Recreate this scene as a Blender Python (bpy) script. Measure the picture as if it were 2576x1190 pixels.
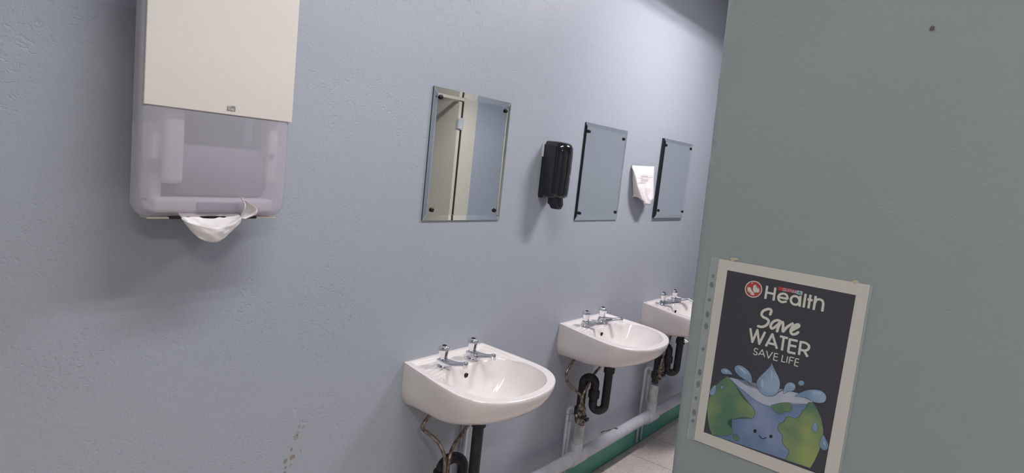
import bpy, bmesh, math, random, json
from mathutils import Vector, Matrix, noise
S = bpy.context.scene
for o in list(bpy.data.objects):
    bpy.data.objects.remove(o)
C = S.collection
PI = math.pi
rnd = random.Random(7)

# ---------------------------------------------------------------- camera
FPX = 1577.37
cam_d = bpy.data.cameras.new('camera')
cam = bpy.data.objects.new('camera', cam_d); C.objects.link(cam)
cam_d.sensor_fit = 'HORIZONTAL'; cam_d.sensor_width = 36.0
cam_d.lens = FPX * 36.0 / 2576.0
cam_d.clip_start = 0.02; cam_d.clip_end = 50
r_ = Vector((0.6116246443, -0.7839388394, 0.1065607366))
u_ = Vector((0.0288053280, 0.1566679993, 0.9872311741))
f_ = Vector((0.7906235182, 0.6007453987, -0.1184036248))
m = Matrix((r_, u_, -f_)).transposed().to_4x4()
m.translation = Vector((0, -1.472596, 1.562668))
cam.matrix_world = m
S.camera = cam

# ---------------------------------------------------------------- world, exposure
w = bpy.data.worlds.new('world'); S.world = w; w.use_nodes = True
w.node_tree.nodes['Background'].inputs[0].default_value = (0.75, 0.82, 1.0, 1)
w.node_tree.nodes['Background'].inputs[1].default_value = 0.0
S.view_settings.view_transform = 'Standard'
S.view_settings.look = 'None'
S.view_settings.gamma = 1.0
S.view_settings.exposure = 0.48
S.view_settings.use_curve_mapping = False

# ---------------------------------------------------------------- lamps of the room (fluorescent tubes in ceiling boxes) and an added fill
CEIL = 2.78
LAMP_Z = 2.66          # lower edge of the boxes
LAMPS = [  # x centre, y centre, length, power per tube, colour
    (2.98, -0.80, 0.62, 12.0, (0.98, 0.94, 1.0)),
    (1.05, -0.80, 1.20, 7.0, (1.0, 0.98, 0.99)),
]
FILL_LAMPS = [(-0.45, -2.45, 0.60, 13.0, (1.0, 0.96, 0.88))]  # added fill to lift the camera side, no known fixture
def lamp_lights():
    for i, (x, y, ln, pw, col) in enumerate(LAMPS + FILL_LAMPS):
        for dy in ((-0.060, -0.022) if i == 0 else (-0.045, 0.045)):
            ld = bpy.data.lights.new('tube_light', 'AREA'); ld.shape = 'RECTANGLE'
            ld.size = ln * 0.96; ld.size_y = 0.026; ld.energy = pw; ld.color = col
            lo = bpy.data.objects.new('tube_light', ld); C.objects.link(lo)
            lo.location = (x, y + dy, LAMP_Z + (0.078 if i != 1 else 0.0))
lamp_lights()

# ---------------------------------------------------------------- helpers
def obj(name, bm_or_mesh, mats, parent=None, smooth=False, kind=None):
    if isinstance(bm_or_mesh, bmesh.types.BMesh):
        me = bpy.data.meshes.new(name)
        bmesh.ops.recalc_face_normals(bm_or_mesh, faces=bm_or_mesh.faces[:])
        bm_or_mesh.to_mesh(me); bm_or_mesh.free()
    else:
        me = bm_or_mesh
    if not isinstance(mats, (list, tuple)): mats = [mats]
    for mt in mats: me.materials.append(mt)
    if smooth:
        for p in me.polygons: p.use_smooth = True
    o = bpy.data.objects.new(name, me); C.objects.link(o)
    if parent: o.parent = parent
    if kind: o['kind'] = kind
    return o
def tag(o, label, cat, group=None):
    o['label'] = label; o['category'] = cat
    if group: o['group'] = group
    return o
def thing(name, label, cat, loc=(0, 0, 0), group=None):
    o = bpy.data.objects.new(name, None); C.objects.link(o); o.location = loc
    o.empty_display_size = 0.05
    return tag(o, label, cat, group)
def dup(o, loc=None, parent=None, label=None):
    n = o.copy(); C.objects.link(n)
    if parent: n.parent = parent
    if loc is not None: n.location = loc
    if label: n['label'] = label
    for ch in [c for c in C.objects if c.parent == o]:
        dup(ch, parent=n)
    return n
def autosmooth(o, ang=35):
    me = o.data
    for p in me.polygons: p.use_smooth = True
    bm = bmesh.new(); bm.from_mesh(me)
    for e in bm.edges:
        if len(e.link_faces) == 2 and e.calc_face_angle(0) > math.radians(ang): e.smooth = False
    bm.to_mesh(me); bm.free(); return o
def box(bm, x0, x1, y0, y1, z0, z1):
    v = [bm.verts.new(p) for p in [(x0,y0,z0),(x1,y0,z0),(x1,y1,z0),(x0,y1,z0),(x0,y0,z1),(x1,y0,z1),(x1,y1,z1),(x0,y1,z1)]]
    fs = []
    for f in [(0,1,2,3),(4,5,6,7),(0,1,5,4),(1,2,6,5),(2,3,7,6),(3,0,4,7)]:
        fs.append(bm.faces.new([v[i] for i in f]))
    return v
def bbox(x0, x1, y0, y1, z0, z1, bev=0.0, seg=2):
    bm = bmesh.new(); box(bm, x0, x1, y0, y1, z0, z1)
    if bev: bmesh.ops.bevel(bm, geom=bm.edges[:], offset=bev, segments=seg, affect='EDGES', profile=0.5)
    return bm
def loft(bm, rings, cap0=True, cap1=True, closed=True):
    vr = [[bm.verts.new(p) for p in r] for r in rings]
    n = len(vr[0])
    for a, b in zip(vr, vr[1:]):
        for i in range(n if closed else n - 1):
            j = (i + 1) % n
            bm.faces.new((a[i], a[j], b[j], b[i]))
    if cap0: bm.faces.new(vr[0])
    if cap1: bm.faces.new(vr[-1])
    return vr
def catmull(pts, n=6):
    P = [Vector(p) for p in pts]; out = []
    for i in range(len(P) - 1):
        a, b, c, d = P[max(i-1, 0)], P[i], P[i+1], P[min(i+2, len(P)-1)]
        for k in range(n):
            t = k / n
            out.append(0.5*((2*b)+(-a+c)*t+(2*a-5*b+4*c-d)*t*t+(-a+3*b-3*c+d)*t**3))
    out.append(P[-1]); return out
def tube(bm, pts, rad, n=16, smooth=0):
    if smooth: pts = catmull(pts, smooth)
    P = [Vector(p) for p in pts]
    rf = rad if callable(rad) else (lambda t: rad)
    up = None; rings = []
    for i, p in enumerate(P):
        t = (P[min(i+1, len(P)-1)] - P[max(i-1, 0)]).normalized()
        if up is None:
            up = t.orthogonal().normalized()
        else:
            up = (up - t * up.dot(t)).normalized()
        s = t.cross(up); r = rf(i / (len(P)-1))
        rings.append([p + (up*math.cos(2*PI*k/n) + s*math.sin(2*PI*k/n)) * r for k in range(n)])
    loft(bm, rings); return bm
def lathe(bm, prof, cx=0, cy=0, n=32, lobes=0, amp=0.0, cap=True):
    rings = []
    for r, z in prof:
        rings.append([(cx + (r*(1+amp*math.cos(lobes*2*PI*k/n)))*math.cos(2*PI*k/n), cy + (r*(1+amp*math.cos(lobes*2*PI*k/n)))*math.sin(2*PI*k/n), z) for k in range(n)])
    loft(bm, rings, cap, cap); return bm

# ---------------------------------------------------------------- materials
def mat(name, col, rough=0.5, metal=0.0, spec=0.5, coat=0.0, trans=0.0, ior=1.5):
    mt = bpy.data.materials.new(name); mt.use_nodes = True
    b = mt.node_tree.nodes['Principled BSDF']
    b.inputs['Base Color'].default_value = (*col, 1); b.inputs['Roughness'].default_value = rough
    b.inputs['Metallic'].default_value = metal; b.inputs['Specular IOR Level'].default_value = spec
    b.inputs['Coat Weight'].default_value = coat; b.inputs['Coat Roughness'].default_value = 0.08
    b.inputs['Transmission Weight'].default_value = trans; b.inputs['IOR'].default_value = ior
    return mt
def N(mt, t, **kw):
    n = mt.node_tree.nodes.new(t)
    for k, v in kw.items():
        if k in n.inputs: n.inputs[k].default_value = v
        else: setattr(n, k, v)
    return n
def LK(mt, a, ao, b, bi): mt.node_tree.links.new(a.outputs[ao], b.inputs[bi])
def P_(mt): return mt.node_tree.nodes['Principled BSDF']
def mottle(mt, c1, c2, scale=20, detail=4, lo=0.35, hi=0.65, bump=0.0, dist=0.002):
    tc = N(mt, 'ShaderNodeTexCoord'); nz = N(mt, 'ShaderNodeTexNoise', Scale=scale, Detail=detail)
    LK(mt, tc, 'Object', nz, 'Vector')
    cr = N(mt, 'ShaderNodeValToRGB'); e = cr.color_ramp.elements
    e[0].position = lo; e[0].color = (*c1, 1); e[1].position = hi; e[1].color = (*c2, 1)
    LK(mt, nz, 'Fac', cr, 'Fac'); LK(mt, cr, 'Color', P_(mt), 'Base Color')
    if bump:
        bp = N(mt, 'ShaderNodeBump', Strength=bump, Distance=dist)
        LK(mt, nz, 'Fac', bp, 'Height'); LK(mt, bp, 'Normal', P_(mt), 'Normal')
    return mt

def wall_paint(name, c1, c2, rough=0.42, bump=0.5):
    mt = mat(name, c1, rough, spec=0.35)
    tc = N(mt, 'ShaderNodeTexCoord')
    big = N(mt, 'ShaderNodeTexNoise', Scale=2.2, Detail=3.0); LK(mt, tc, 'Object', big, 'Vector')
    mx = N(mt, 'ShaderNodeMix', data_type='RGBA')
    mx.inputs[6].default_value = (*c1, 1); mx.inputs[7].default_value = (*c2, 1)
    LK(mt, big, 'Fac', mx, 0)
    LK(mt, mx, 2, P_(mt), 'Base Color')
    fine = N(mt, 'ShaderNodeTexNoise', Scale=130.0, Detail=3.0, Roughness=0.55); LK(mt, tc, 'Object', fine, 'Vector')
    # short gouges in the skim coat: ridged noise masked by a patchy noise
    mp = N(mt, 'ShaderNodeMapping'); mp.inputs['Scale'].default_value = (1.0, 1.0, 1.25); LK(mt, tc, 'Object', mp, 'Vector')
    g = N(mt, 'ShaderNodeTexNoise', Scale=75.0, Detail=1.5, Distortion=1.2); LK(mt, mp, 'Vector', g, 'Vector')
    gr = N(mt, 'ShaderNodeMapRange'); gr.inputs[1].default_value = 0.60; gr.inputs[2].default_value = 0.68; LK(mt, g, 'Fac', gr, 0)
    ms = N(mt, 'ShaderNodeTexNoise', Scale=5.0, Detail=2.0); LK(mt, tc, 'Object', ms, 'Vector')
    mr = N(mt, 'ShaderNodeMapRange'); mr.inputs[1].default_value = 0.42; mr.inputs[2].default_value = 0.62; LK(mt, ms, 'Fac', mr, 0)
    mu = N(mt, 'ShaderNodeMath', operation='MULTIPLY'); LK(mt, gr, 0, mu, 0); LK(mt, mr, 0, mu, 1)
    m2 = N(mt, 'ShaderNodeMath', operation='MULTIPLY'); LK(mt, mu, 0, m2, 0); m2.inputs[1].default_value = 0.9 * (1.0 if bump > 0.3 else 0.4)
    ad = N(mt, 'ShaderNodeMath', operation='SUBTRACT'); LK(mt, fine, 'Fac', ad, 0); LK(mt, m2, 0, ad, 1)
    md = N(mt, 'ShaderNodeTexNoise', Scale=30.0, Detail=2.0); LK(mt, tc, 'Object', md, 'Vector')
    a2 = N(mt, 'ShaderNodeMath', operation='ADD'); LK(mt, ad, 0, a2, 0); LK(mt, md, 'Fac', a2, 1)
    bp = N(mt, 'ShaderNodeBump', Strength=bump, Distance=0.0016); LK(mt, a2, 0, bp, 'Height'); LK(mt, bp, 'Normal', P_(mt), 'Normal')
    return mt
M_wall = wall_paint('pale blue wall paint', (0.372, 0.400, 0.448), (0.400, 0.428, 0.476))
M_part = wall_paint('dimmed partition wall paint', (0.275, 0.318, 0.330), (0.300, 0.338, 0.338), 0.5, 0.18)  # wall paint with its colour lowered to render the partition dimmer
M_ceil = mat('white ceiling paint', (0.60, 0.60, 0.60), 0.8)
M_cream = mat('cream cubicle laminate', (0.66, 0.60, 0.50), 0.45)
M_green = mottle(mat('green skirting paint', (0.03, 0.22, 0.15), 0.4), (0.065, 0.320, 0.240), (0.085, 0.370, 0.270), 6)
M_porc = mat('white glazed porcelain', (0.80, 0.745, 0.715), 0.12, coat=0.6)
M_chrome = mat('polished chrome', (0.80, 0.80, 0.83), 0.06, 1.0)
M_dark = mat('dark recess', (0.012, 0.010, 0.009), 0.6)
M_black = mat('glossy black plastic', (0.008, 0.008, 0.011), 0.14, coat=0.5)
M_trap = mottle(mat('matt black waste pipe', (0.015, 0.015, 0.018), 0.55), (0.010, 0.010, 0.012), (0.035, 0.035, 0.042), 40, 3, 0.4, 0.75)
M_wpipe = mottle(mat('painted white pipe', (0.5, 0.5, 0.55), 0.45), (0.50, 0.50, 0.55), (0.60, 0.60, 0.64), 14, 4, bump=0.2)
M_gpipe = mottle(mat('weathered grey plastic pipe', (0.5, 0.5, 0.5), 0.5), (0.42, 0.44, 0.42), (0.56, 0.58, 0.56), 25, 4, bump=0.15)
M_copper = mottle(mat('tarnished copper', (0.2, 0.15, 0.12), 0.35, 0.7), (0.09, 0.06, 0.045), (0.42, 0.34, 0.28), 60, 4, 0.35, 0.7)
M_brass = mottle(mat('dirty brass valve', (0.2, 0.15, 0.1), 0.45, 0.5), (0.035, 0.025, 0.02), (0.34, 0.29, 0.22), 70, 3, 0.35, 0.65, 0.3)
M_mirror = mat('mirror silvering', (0.94, 0.975, 0.965), 0.0, 1.0)
M_glass = mat('mirror glass', (0.97, 0.995, 0.99), 0.0, trans=1.0)
M_medge = mat('glass edge', (0.03, 0.05, 0.06), 0.2)
M_backing = mat('dark mirror backing', (0.02, 0.022, 0.03), 0.5)
M_screw = mat('dark screw cap', (0.03, 0.028, 0.025), 0.3, 0.6)
M_paper = mottle(mat('white tissue paper', (0.85, 0.82, 0.83), 0.9), (0.84, 0.80, 0.80), (0.90, 0.87, 0.87), 30, 3, bump=0.15)
M_bag = mottle(mat('white waxed paper', (0.85, 0.8, 0.78), 0.6), (0.86, 0.80, 0.78), (0.92, 0.87, 0.85), 25, 3, bump=0.3, dist=0.003)
M_ink = mat('grey brown ink', (0.22, 0.16, 0.16), 0.8)
M_white_pl = mat('cream white plastic', (0.72, 0.66, 0.61), 0.22, coat=0.3)
M_house = mat('pale grey plastic housing', (0.48, 0.47, 0.50), 0.5)
M_roll = mat('grey towel roll', (0.27, 0.26, 0.30), 0.8)
M_rib = mat('inner white plastic', (0.75, 0.72, 0.72), 0.5)
M_logo = mat('grey logo print', (0.20, 0.21, 0.20), 0.6)
M_logo2 = mat('pale logo lettering', (0.66, 0.64, 0.60), 0.6)
M_lamp = mat('white lamp enamel', (0.8, 0.8, 0.8), 0.5)
M_stain = mat('brown splash stain', (0.27, 0.23, 0.20), 0.6)
M_stain2 = mat('faint beige stain', (0.33, 0.31, 0.29), 0.6)
M_chip = mat('bare plaster chip', (0.72, 0.74, 0.76), 0.8)
M_nick = mat('dark wall nick', (0.10, 0.09, 0.09), 0.8)

# smoky translucent cover
M_smoke = bpy.data.materials.new('smoky translucent plastic'); M_smoke.use_nodes = True
nt = M_smoke.node_tree; pb = nt.nodes['Principled BSDF']
pb.inputs['Base Color'].default_value = (0.66, 0.64, 0.70, 1); pb.inputs['Roughness'].default_value = 0.12
pb.inputs['Coat Weight'].default_value = 0.4
tr = nt.nodes.new('ShaderNodeBsdfTransparent'); tr.inputs[0].default_value = (0.88, 0.85, 0.90, 1)
mx = nt.nodes.new('ShaderNodeMixShader'); mx.inputs[0].default_value = 0.46
nt.links.new(pb.outputs[0], mx.inputs[2]); nt.links.new(tr.outputs[0], mx.inputs[1])
nt.links.new(mx.outputs[0], nt.nodes['Material Output'].inputs[0])
# clear film
M_film = bpy.data.materials.new('clear plastic film'); M_film.use_nodes = True
nt = M_film.node_tree; pb = nt.nodes['Principled BSDF']
pb.inputs['Base Color'].default_value = (0.55, 0.60, 0.60, 1); pb.inputs['Roughness'].default_value = 0.12
tr = nt.nodes.new('ShaderNodeBsdfTransparent')
mx = nt.nodes.new('ShaderNodeMixShader'); mx.inputs[0].default_value = 0.38
nt.links.new(pb.outputs[0], mx.inputs[2]); nt.links.new(tr.outputs[0], mx.inputs[1])
nt.links.new(mx.outputs[0], nt.nodes['Material Output'].inputs[0])
# speckled floor tiles
M_floor = mat('speckled beige floor tile', (0.5, 0.45, 0.42), 0.5)
tc = N(M_floor, 'ShaderNodeTexCoord')
mp = N(M_floor, 'ShaderNodeMapping'); mp.inputs['Location'].default_value = (-2.869/0.312, 0.02/0.312, 0); mp.inputs['Scale'].default_value = (1/0.312, 1/0.312, 1)
LK(M_floor, tc, 'Object', mp, 'Vector')
bk = N(M_floor, 'ShaderNodeTexBrick', Scale=1.0); bk.offset = 0.0; bk.squash = 1.0
bk.inputs['Mortar Size'].default_value = 0.006; bk.inputs['Mortar Smooth'].default_value = 0.1
bk.inputs['Brick Width'].default_value = 1.0; bk.inputs['Row Height'].default_value = 1.0
bk.inputs['Mortar'].default_value = (0.16, 0.11, 0.09, 1)
LK(M_floor, mp, 'Vector', bk, 'Vector')
sp = N(M_floor, 'ShaderNodeTexNoise', Scale=90.0, Detail=3.0, Distortion=1.5); LK(M_floor, tc, 'Object', sp, 'Vector')
cr = N(M_floor, 'ShaderNodeValToRGB'); e = cr.color_ramp.elements
e[0].position = 0.40; e[0].color = (0.55, 0.475, 0.435, 1); e[1].position = 0.62; e[1].color = (0.71, 0.63, 0.58, 1)
LK(M_floor, sp, 'Fac', cr, 'Fac'); LK(M_floor, cr, 'Color', bk, 'Color1'); LK(M_floor, cr, 'Color', bk, 'Color2')
LK(M_floor, bk, 'Color', P_(M_floor), 'Base Color')

# ---------------------------------------------------------------- the room
XL, XR, YB = -1.6, 4.30, -3.3
obj('floor', bbox(XL-.1, XR+.1, YB-.1, .1, -0.05, 0), M_floor, kind='structure')
obj('ceiling', bbox(XL-.1, XR+.1, YB-.1, .1, CEIL, CEIL+0.05), M_ceil, kind='structure')
wl = obj('wall_left', bbox(XL-.1, XR+.1, 0, 0.1, 0, CEIL), M_wall, kind='structure')
obj('wall_end', bbox(XR, XR+.1, YB, 0, 0, CEIL), M_wall, kind='structure')
obj('wall_back', bbox(XL-.1, XL, YB, 0, 0, CEIL), M_wall, kind='structure')
obj('wall_far', bbox(XL-.1, XR+.1, YB-.1, YB, 0, CEIL), M_wall, kind='structure')

# partition wall on the right, slightly out of square; its end face is a worn, chipped corner
PTL = Vector((0.9689, -1.1444, 1.4473)); PE1 = Vector((-0.0489096, -0.9987785, 0.0070462)); PE2 = Vector((-0.0003446, -0.0070376, -0.9999752))
PN = PE1.cross(PE2).normalized()
PD = Vector((-0.0489096, -0.9988032, 0)).normalized()
PNH = Vector((-PD.y, PD.x, 0)); 
if PNH.x < 0: PNH = -PNH
def part_pt(a, b, z): return Vector((PTL.x, PTL.y, 0)) + PD*a + PNH*(b + 0.0006) + Vector((0, 0, z))
bm = bmesh.new()
NZ = 220
rings = []
for i in range(NZ + 1):
    z = CEIL * i / NZ
    e = -0.0385 + (1.4473 - z) * 0.0244 if True else 0
    j = 0.0012 * noise.noise(Vector((0, 0, z*60))) + 0.0012 * noise.noise(Vector((3, 0, z*23)))
    if noise.noise(Vector((9, 0, z*14))) > 0.42: j += 0.003
    rings.append([part_pt(e + 0.0100 + j, 0, z), part_pt(e + 0.0050 + j, 0.0012, z), part_pt(e + 0.0018 + j*.5, 0.0036, z), part_pt(e, 0.009, z),
                  part_pt(e, 0.095, z), part_pt(e + .005, 0.10, z), part_pt(2.20, 0.10, z), part_pt(2.20, 0, z)])
loft(bm, rings)
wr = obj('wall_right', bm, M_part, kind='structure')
for z, a0 in ((1.372, -0.042), (1.305, -0.040)):
    bm = bmesh.new()
    e = -0.0385 + (1.4473 - z) * 0.0244
    pts = [(e+.004, 0.0), (e-0.0025, 0.0020), (e-0.001, 0.0005), (e-0.0020, -0.0020), (e+.003, -0.0018)]
    f = [bm.verts.new(part_pt(a, -0.0006 - 0.002*(k % 2), z + dz)) for k, (a, dz) in enumerate(pts)]
    b = [bm.verts.new(part_pt(a, 0.0012, z + dz)) for (a, dz) in pts]
    bm.faces.new(f); bm.faces.new(b)
    for i in range(5): bm.faces.new((f[i], f[(i+1) % 5], b[(i+1) % 5], b[i]))
    obj('paint_chip', bm, M_chip, wr)
# nicks on the walls
def blob(name, pts, y, mt, parent):
    bm = bmesh.new(); v = [bm.verts.new((x, y, z)) for x, z in pts]; bm.faces.new(v)
    v2 = [bm.verts.new((x, y + 0.0012, z)) for x, z in pts]; bm.faces.new(v2)
    n = len(v)
    for i in range(n): bm.faces.new((v[i], v[(i+1) % n], v2[(i+1) % n], v2[i]))
    return obj(name, bm, mt, parent)
def disc_pts(cx, cz, rx, rz, n=12, j=0.25):
    return [(cx + rx*math.cos(2*PI*k/n)*(1+rnd.uniform(-j, j)), cz + rz*math.sin(2*PI*k/n)*(1+rnd.uniform(-j, j))) for k in range(n)]
STAINS = [((735,1150), 10, 8, 1), ((733,1131), 4.5, 5.5, 1), ((718,1160), 6, 8, 1), ((718,1176), 4.5, 4.5, 1), ((716,1188), 5, 4, 1), ((731,1170), 4, 6, 2),
          ((762,1058), 3.5, 4, 2), ((753,1073), 4.5, 5, 2), ((763,1073), 5, 4, 2), ((750,1090), 4, 7, 2), ((745,1100), 8, 9, 2), ((757,1133), 2, 8, 2)]
def stain_xz(px, py):     # where the marks sit on the sink wall
    d = f_ + r_*((px-1288)/FPX) - u_*((py-595)/FPX)
    t = 1.472596 / d.y
    return d.x*t, 1.562668 + d.z*t
for (px, py), rx, rz, k in STAINS:
    x, z = stain_xz(px, py)
    blob('splash_stain', disc_pts(x, z, rx*0.00094, rz*0.00094), -0.0003, M_stain if k == 1 else M_stain2, wl)

# skirting: two green painted lengths with a gap
for nm, xa, xb, h in (('baseboard_left', -1.55, 3.385, 0.112), ('baseboard_far', 3.400, XR, 0.104)):
    obj(nm, bbox(xa, xb, -0.022, 0, 0, h, 0.004), M_green, kind='structure')

# toilet cubicle opposite the basins (seen in the first mirror): cream post and rail, door standing open inwards
obj('wall_cubicle', bbox(3.735, XR, YB, -1.85, 0, CEIL), M_wall, kind='structure')
obj('wall_corner', bbox(1.06, 2.45, YB, -1.85, 0, CEIL), M_wall, kind='structure')
obj('trim_1', bbox(3.582, 3.735, -2.60, -1.846, 0.0, 2.02, 0.002), M_cream, kind='structure')
obj('trim_2', bbox(2.60, 3.58, -1.872, -1.850, 1.975, 1.998), M_cream, kind='structure')
obj('trim_3', bbox(2.45, 2.60, -1.88, -1.846, 0.0, 2.02, 0.002), M_cream, kind='structure')
dr = obj('door_1', bbox(3.535, 3.566, -2.46, -1.856, 0.12, 1.968, 0.001), M_cream, kind='structure')
obj('gap_shade', bbox(3.5662, 3.5815, -1.90, -1.853, 0.12, 1.968), M_dark, dr)  # black strip set in the hinge gap to stand for its shade
for hz in (1.765, 0.35):
    bm = bmesh.new(); box(bm, 3.530, 3.584, -1.862, -1.842, hz, hz + 0.075)
    tube(bm, [(3.566, -1.845, hz - 0.008), (3.566, -1.845, hz + 0.083)], 0.007, 12)
    obj('hinge', bm, M_house, dr)

# ---------------------------------------------------------------- basins
DECK = 0.864
SLOPE = 0.08
OUT = [(0.0, 0.200), (0.04, 0.206), (0.10, 0.214), (0.16, 0.222), (0.22, 0.228), (0.27, 0.228), (0.31, 0.218), (0.345, 0.195), (0.375, 0.158), (0.397, 0.110), (0.410, 0.055), (0.414, 0.0)]
side = [(v.y, v.x) for v in catmull([(q, h, 0) for q, h in OUT], 5)]     # (half width, q)
outline = [(x, q) for x, q in side] + [(-x, q) for x, q in reversed(side[:-1])]
back = [(-0.2 + 0.4*i/26, 0.0) for i in range(1, 26)]
outline = outline + back
BC = (0.0, 0.250)
def bowl_r(ax, aq):
    n = 3.4 if aq < 0 else 2.25
    rx, ry = 0.188, (0.138 if aq < 0 else 0.136)
    return (abs(ax/rx)**n + abs(aq/ry)**n) ** (-1.0/n)
def sst(a, b, x):
    t = max(0, min(1, (x-a)/(b-a))); return t*t*(3-2*t)
def deck_z(x, q, dist):
    z = DECK - SLOPE*q
    z -= 0.009 * sst(0.012, 0.030, dist) * (1 - sst(0.14, 0.24, q))
    ax = abs(x)
    mk = sst(0.075, 0.11, ax) * sst(0.045, 0.06, q) * (1 - sst(0.145, 0.175, q)) * sst(0.020, 0.035, dist)
    z += 0.0042 * mk * max(0.0, math.sin((q - 0.18*(ax-0.1)) * 2*PI/0.019))
    return z
bm = bmesh.new(); rings = []
NB, ND = 18, 26
for k in range(NB):                     # bowl, from the waste up to the bowl edge
    t = 0.09 + (1.0 - 0.09) * (k / (NB - 1)) ** 0.8
    rg = []
    for x, q in outline:
        ax, aq = x - BC[0], q - BC[1]; L = math.hypot(ax, aq); rb = bowl_r(ax/L, aq/L)
        s = t
        cq = BC[1]*t + (1-t)*0.195
        g = 1 - (t ** 2.7)
        bx, bq = ax/L*rb*s, cq + aq/L*rb*s
        eq = BC[1] + aq/L*rb
        zt = deck_z(ax/L*rb, eq, 0.06) * t + (1-t) * (DECK - SLOPE*0.25)
        rnd_ = 0.0035 * (1 - sst(0.0, 0.06, 1 - t))
        rg.append((bx, -bq, zt - 0.128*g - rnd_))
    rings.append(rg)
for k in range(1, ND + 1):              # deck
    s = k / ND; rg = []
    for x, q in outline:
        ax, aq = x - BC[0], q - BC[1]; L = math.hypot(ax, aq); rb = bowl_r(ax/L, aq/L)
        Lo = L - 0.006
        rr = rb + (Lo - rb) * s
        px, pq = ax/L*rr, max(0.0, BC[1] + aq/L*rr)
        rg.append((px, -pq, deck_z(px, pq, (Lo - rr))))
    rings.append(rg)
LV = [(0.0012, 0.994, 0.996, 1), (0.005, 0.999, 0.999, 1), (0.012, 1.0, 1.0, 1), (0.035, 0.992, 0.985, .95), (0.06, 0.975, 0.955, .8), (0.085, 0.945, 0.90, .6),
      (0.105, 0.925, 0.84, .4), (0.122, 0.89, 0.75, .25), (0.135, 0.83, 0.63, .1), (0.145, 0.72, 0.48, 0), (0.150, 0.52, 0.36, 0)]
for dz, sx, sq, kk in LV:
    rg = []
    for x, q in outline:
        nw = sst(0.0, 0.22, q); wx = (1 - nw) * (1.0 - 0.10*(max(0.0, dz - 0.10)/0.05)**2) + nw * sx
        rg.append((x*wx, -q*sq, DECK - SLOPE*q*kk - dz - 0.012*(1-kk)*nw))
    rings.append(rg)
loft(bm, rings)
lathe(bm, [(0.034, 0.716), (0.033, 0.680), (0.030, 0.676)], 0, -0.18, 32)
basin_me_o = None
SINKX = [1.622, 2.5609 + 0.0, 3.4043]
def build_basin():
    t = thing('wash_basin', '', 'sink', (SINKX[0], 0, 0), 'white wall-hung wash basins')
    b = obj('basin', bm, M_porc, t); autosmooth(b, 50)
    b2 = bmesh.new()                     # overflow: a dark oval hole with a lip, set in the back wall of the bowl
    ang = math.radians(14)
    def ov(r1, r2, off):
        out = []
        for k in range(24):
            a = 2*PI*k/24
            u, v = r1*math.cos(a), r2*math.sin(a)
            out.append((-0.020 + u, -0.1215 - v*math.sin(ang)*(-1)*(-1) - off*math.cos(ang), 0.815 + v*math.cos(ang) + off*math.sin(ang)*0.6))
        return out
    loft(b2, [ov(0.0075, 0.0095, -0.004), ov(0.0075, 0.0095, 0.0035), ov(0.006, 0.008, 0.0040), ov(0.0055, 0.0075, 0.0015)])
    obj('overflow_hole', b2, M_dark, t, smooth=False)
    b3 = bmesh.new(); lathe(b3, [(0.030, 0.716), (0.030, 0.7195), (0.024, 0.7205), (0.020, 0.717)], 0, -0.195, 32)
    obj('drain', b3, M_chrome, t, smooth=True)
    return t
basin = build_basin()
LAB = ['large white basin nearest the camera, wholly in view beside the poster wall', 'middle white basin of the row, its black trap and rusty valves in full view', 'farthest white basin, cut off by the edge of the partition wall']
basin['label'] = 'nearest of the three white wall-hung basins, below the mirror showing a cream door'
basin2 = dup(basin, (SINKX[1], 0, 0), label='middle of the three white wall-hung basins, below the black soap dispenser side of the wall')
basin2['label'] = 'middle of the three white wall-hung basins, its whole black trap in view below'
basin3 = dup(basin, (SINKX[2], 0, 0), label='farthest of the three white basins, half hidden by the partition wall')

# ---------------------------------------------------------------- pillar taps
def build_tap():
    t = thing('pillar_tap', '', 'tap', (0, 0, 0), 'chrome pillar taps on the basins')
    b = bmesh.new()
    rings = []                           # body widening into a base, then the spout
    lathe(b, [(0.024, 0.0), (0.0245, 0.004), (0.021, 0.010), (0.0165, 0.018), (0.0155, 0.026), (0.012, 0.029)], n=28)
    secs = [(0.016, 0.0180, 0.002, 0.028), (-0.010, 0.0195, 0.002, 0.028), (-0.030, 0.0155, 0.008, 0.0285), (-0.055, 0.0120, 0.0165, 0.0305), (-0.080, 0.0100, 0.0225, 0.0360), (-0.092, 0.0088, 0.0240, 0.0370)]
    for y, hw, z0, z1 in secs:
        c = 0.35
        rings.append([(-hw, y, z0 + (z1-z0)*c), (-hw*0.55, y, z0), (hw*0.55, y, z0), (hw, y, z0 + (z1-z0)*c), (hw*0.92, y, z1 - 0.002), (hw*0.75, y, z1), (-hw*0.75, y, z1), (-hw*0.92, y, z1 - 0.002)])
    loft(b, rings)
    o = obj('body', b, M_chrome, t); autosmooth(o, 40)
    b = bmesh.new(); lathe(b, [(0.0070, 0.0185), (0.0082, 0.0200), (0.0088, 0.026), (0.0092, 0.036), (0.0080, 0.0400), (0.0045, 0.0410)], 0, -0.091, 20)
    o = obj('nozzle', b, M_chrome, t); autosmooth(o, 40)
    b = bmesh.new()
    lathe(b, [(0.0125, 0.0285), (0.0140, 0.031), (0.0145, 0.040), (0.0165, 0.050), (0.0190, 0.058), (0.0200, 0.064), (0.0185, 0.070), (0.0140, 0.0740), (0.0090, 0.0755)], n=64, lobes=8, amp=0.035)
    obj('knob', b, M_chrome, t, smooth=True)
    b = bmesh.new(); lathe(b, [(0.0078, 0.0745), (0.0078, 0.0768), (0.0066, 0.0774)], n=24)
    obj('indicator_cap', b, M_dark, t, smooth=False)
    return t
tap = build_tap()
DZ = DECK - 0.009 - SLOPE*0.075
TAPS = [(0, -0.098, -0.080, 8), (0, 0.052, -0.078, 6), (1, -0.098, -0.075, 22), (1, 0.050, -0.075, 24), (2, -0.095, -0.070, 26), (2, 0.060, -0.070, 28)]
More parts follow.
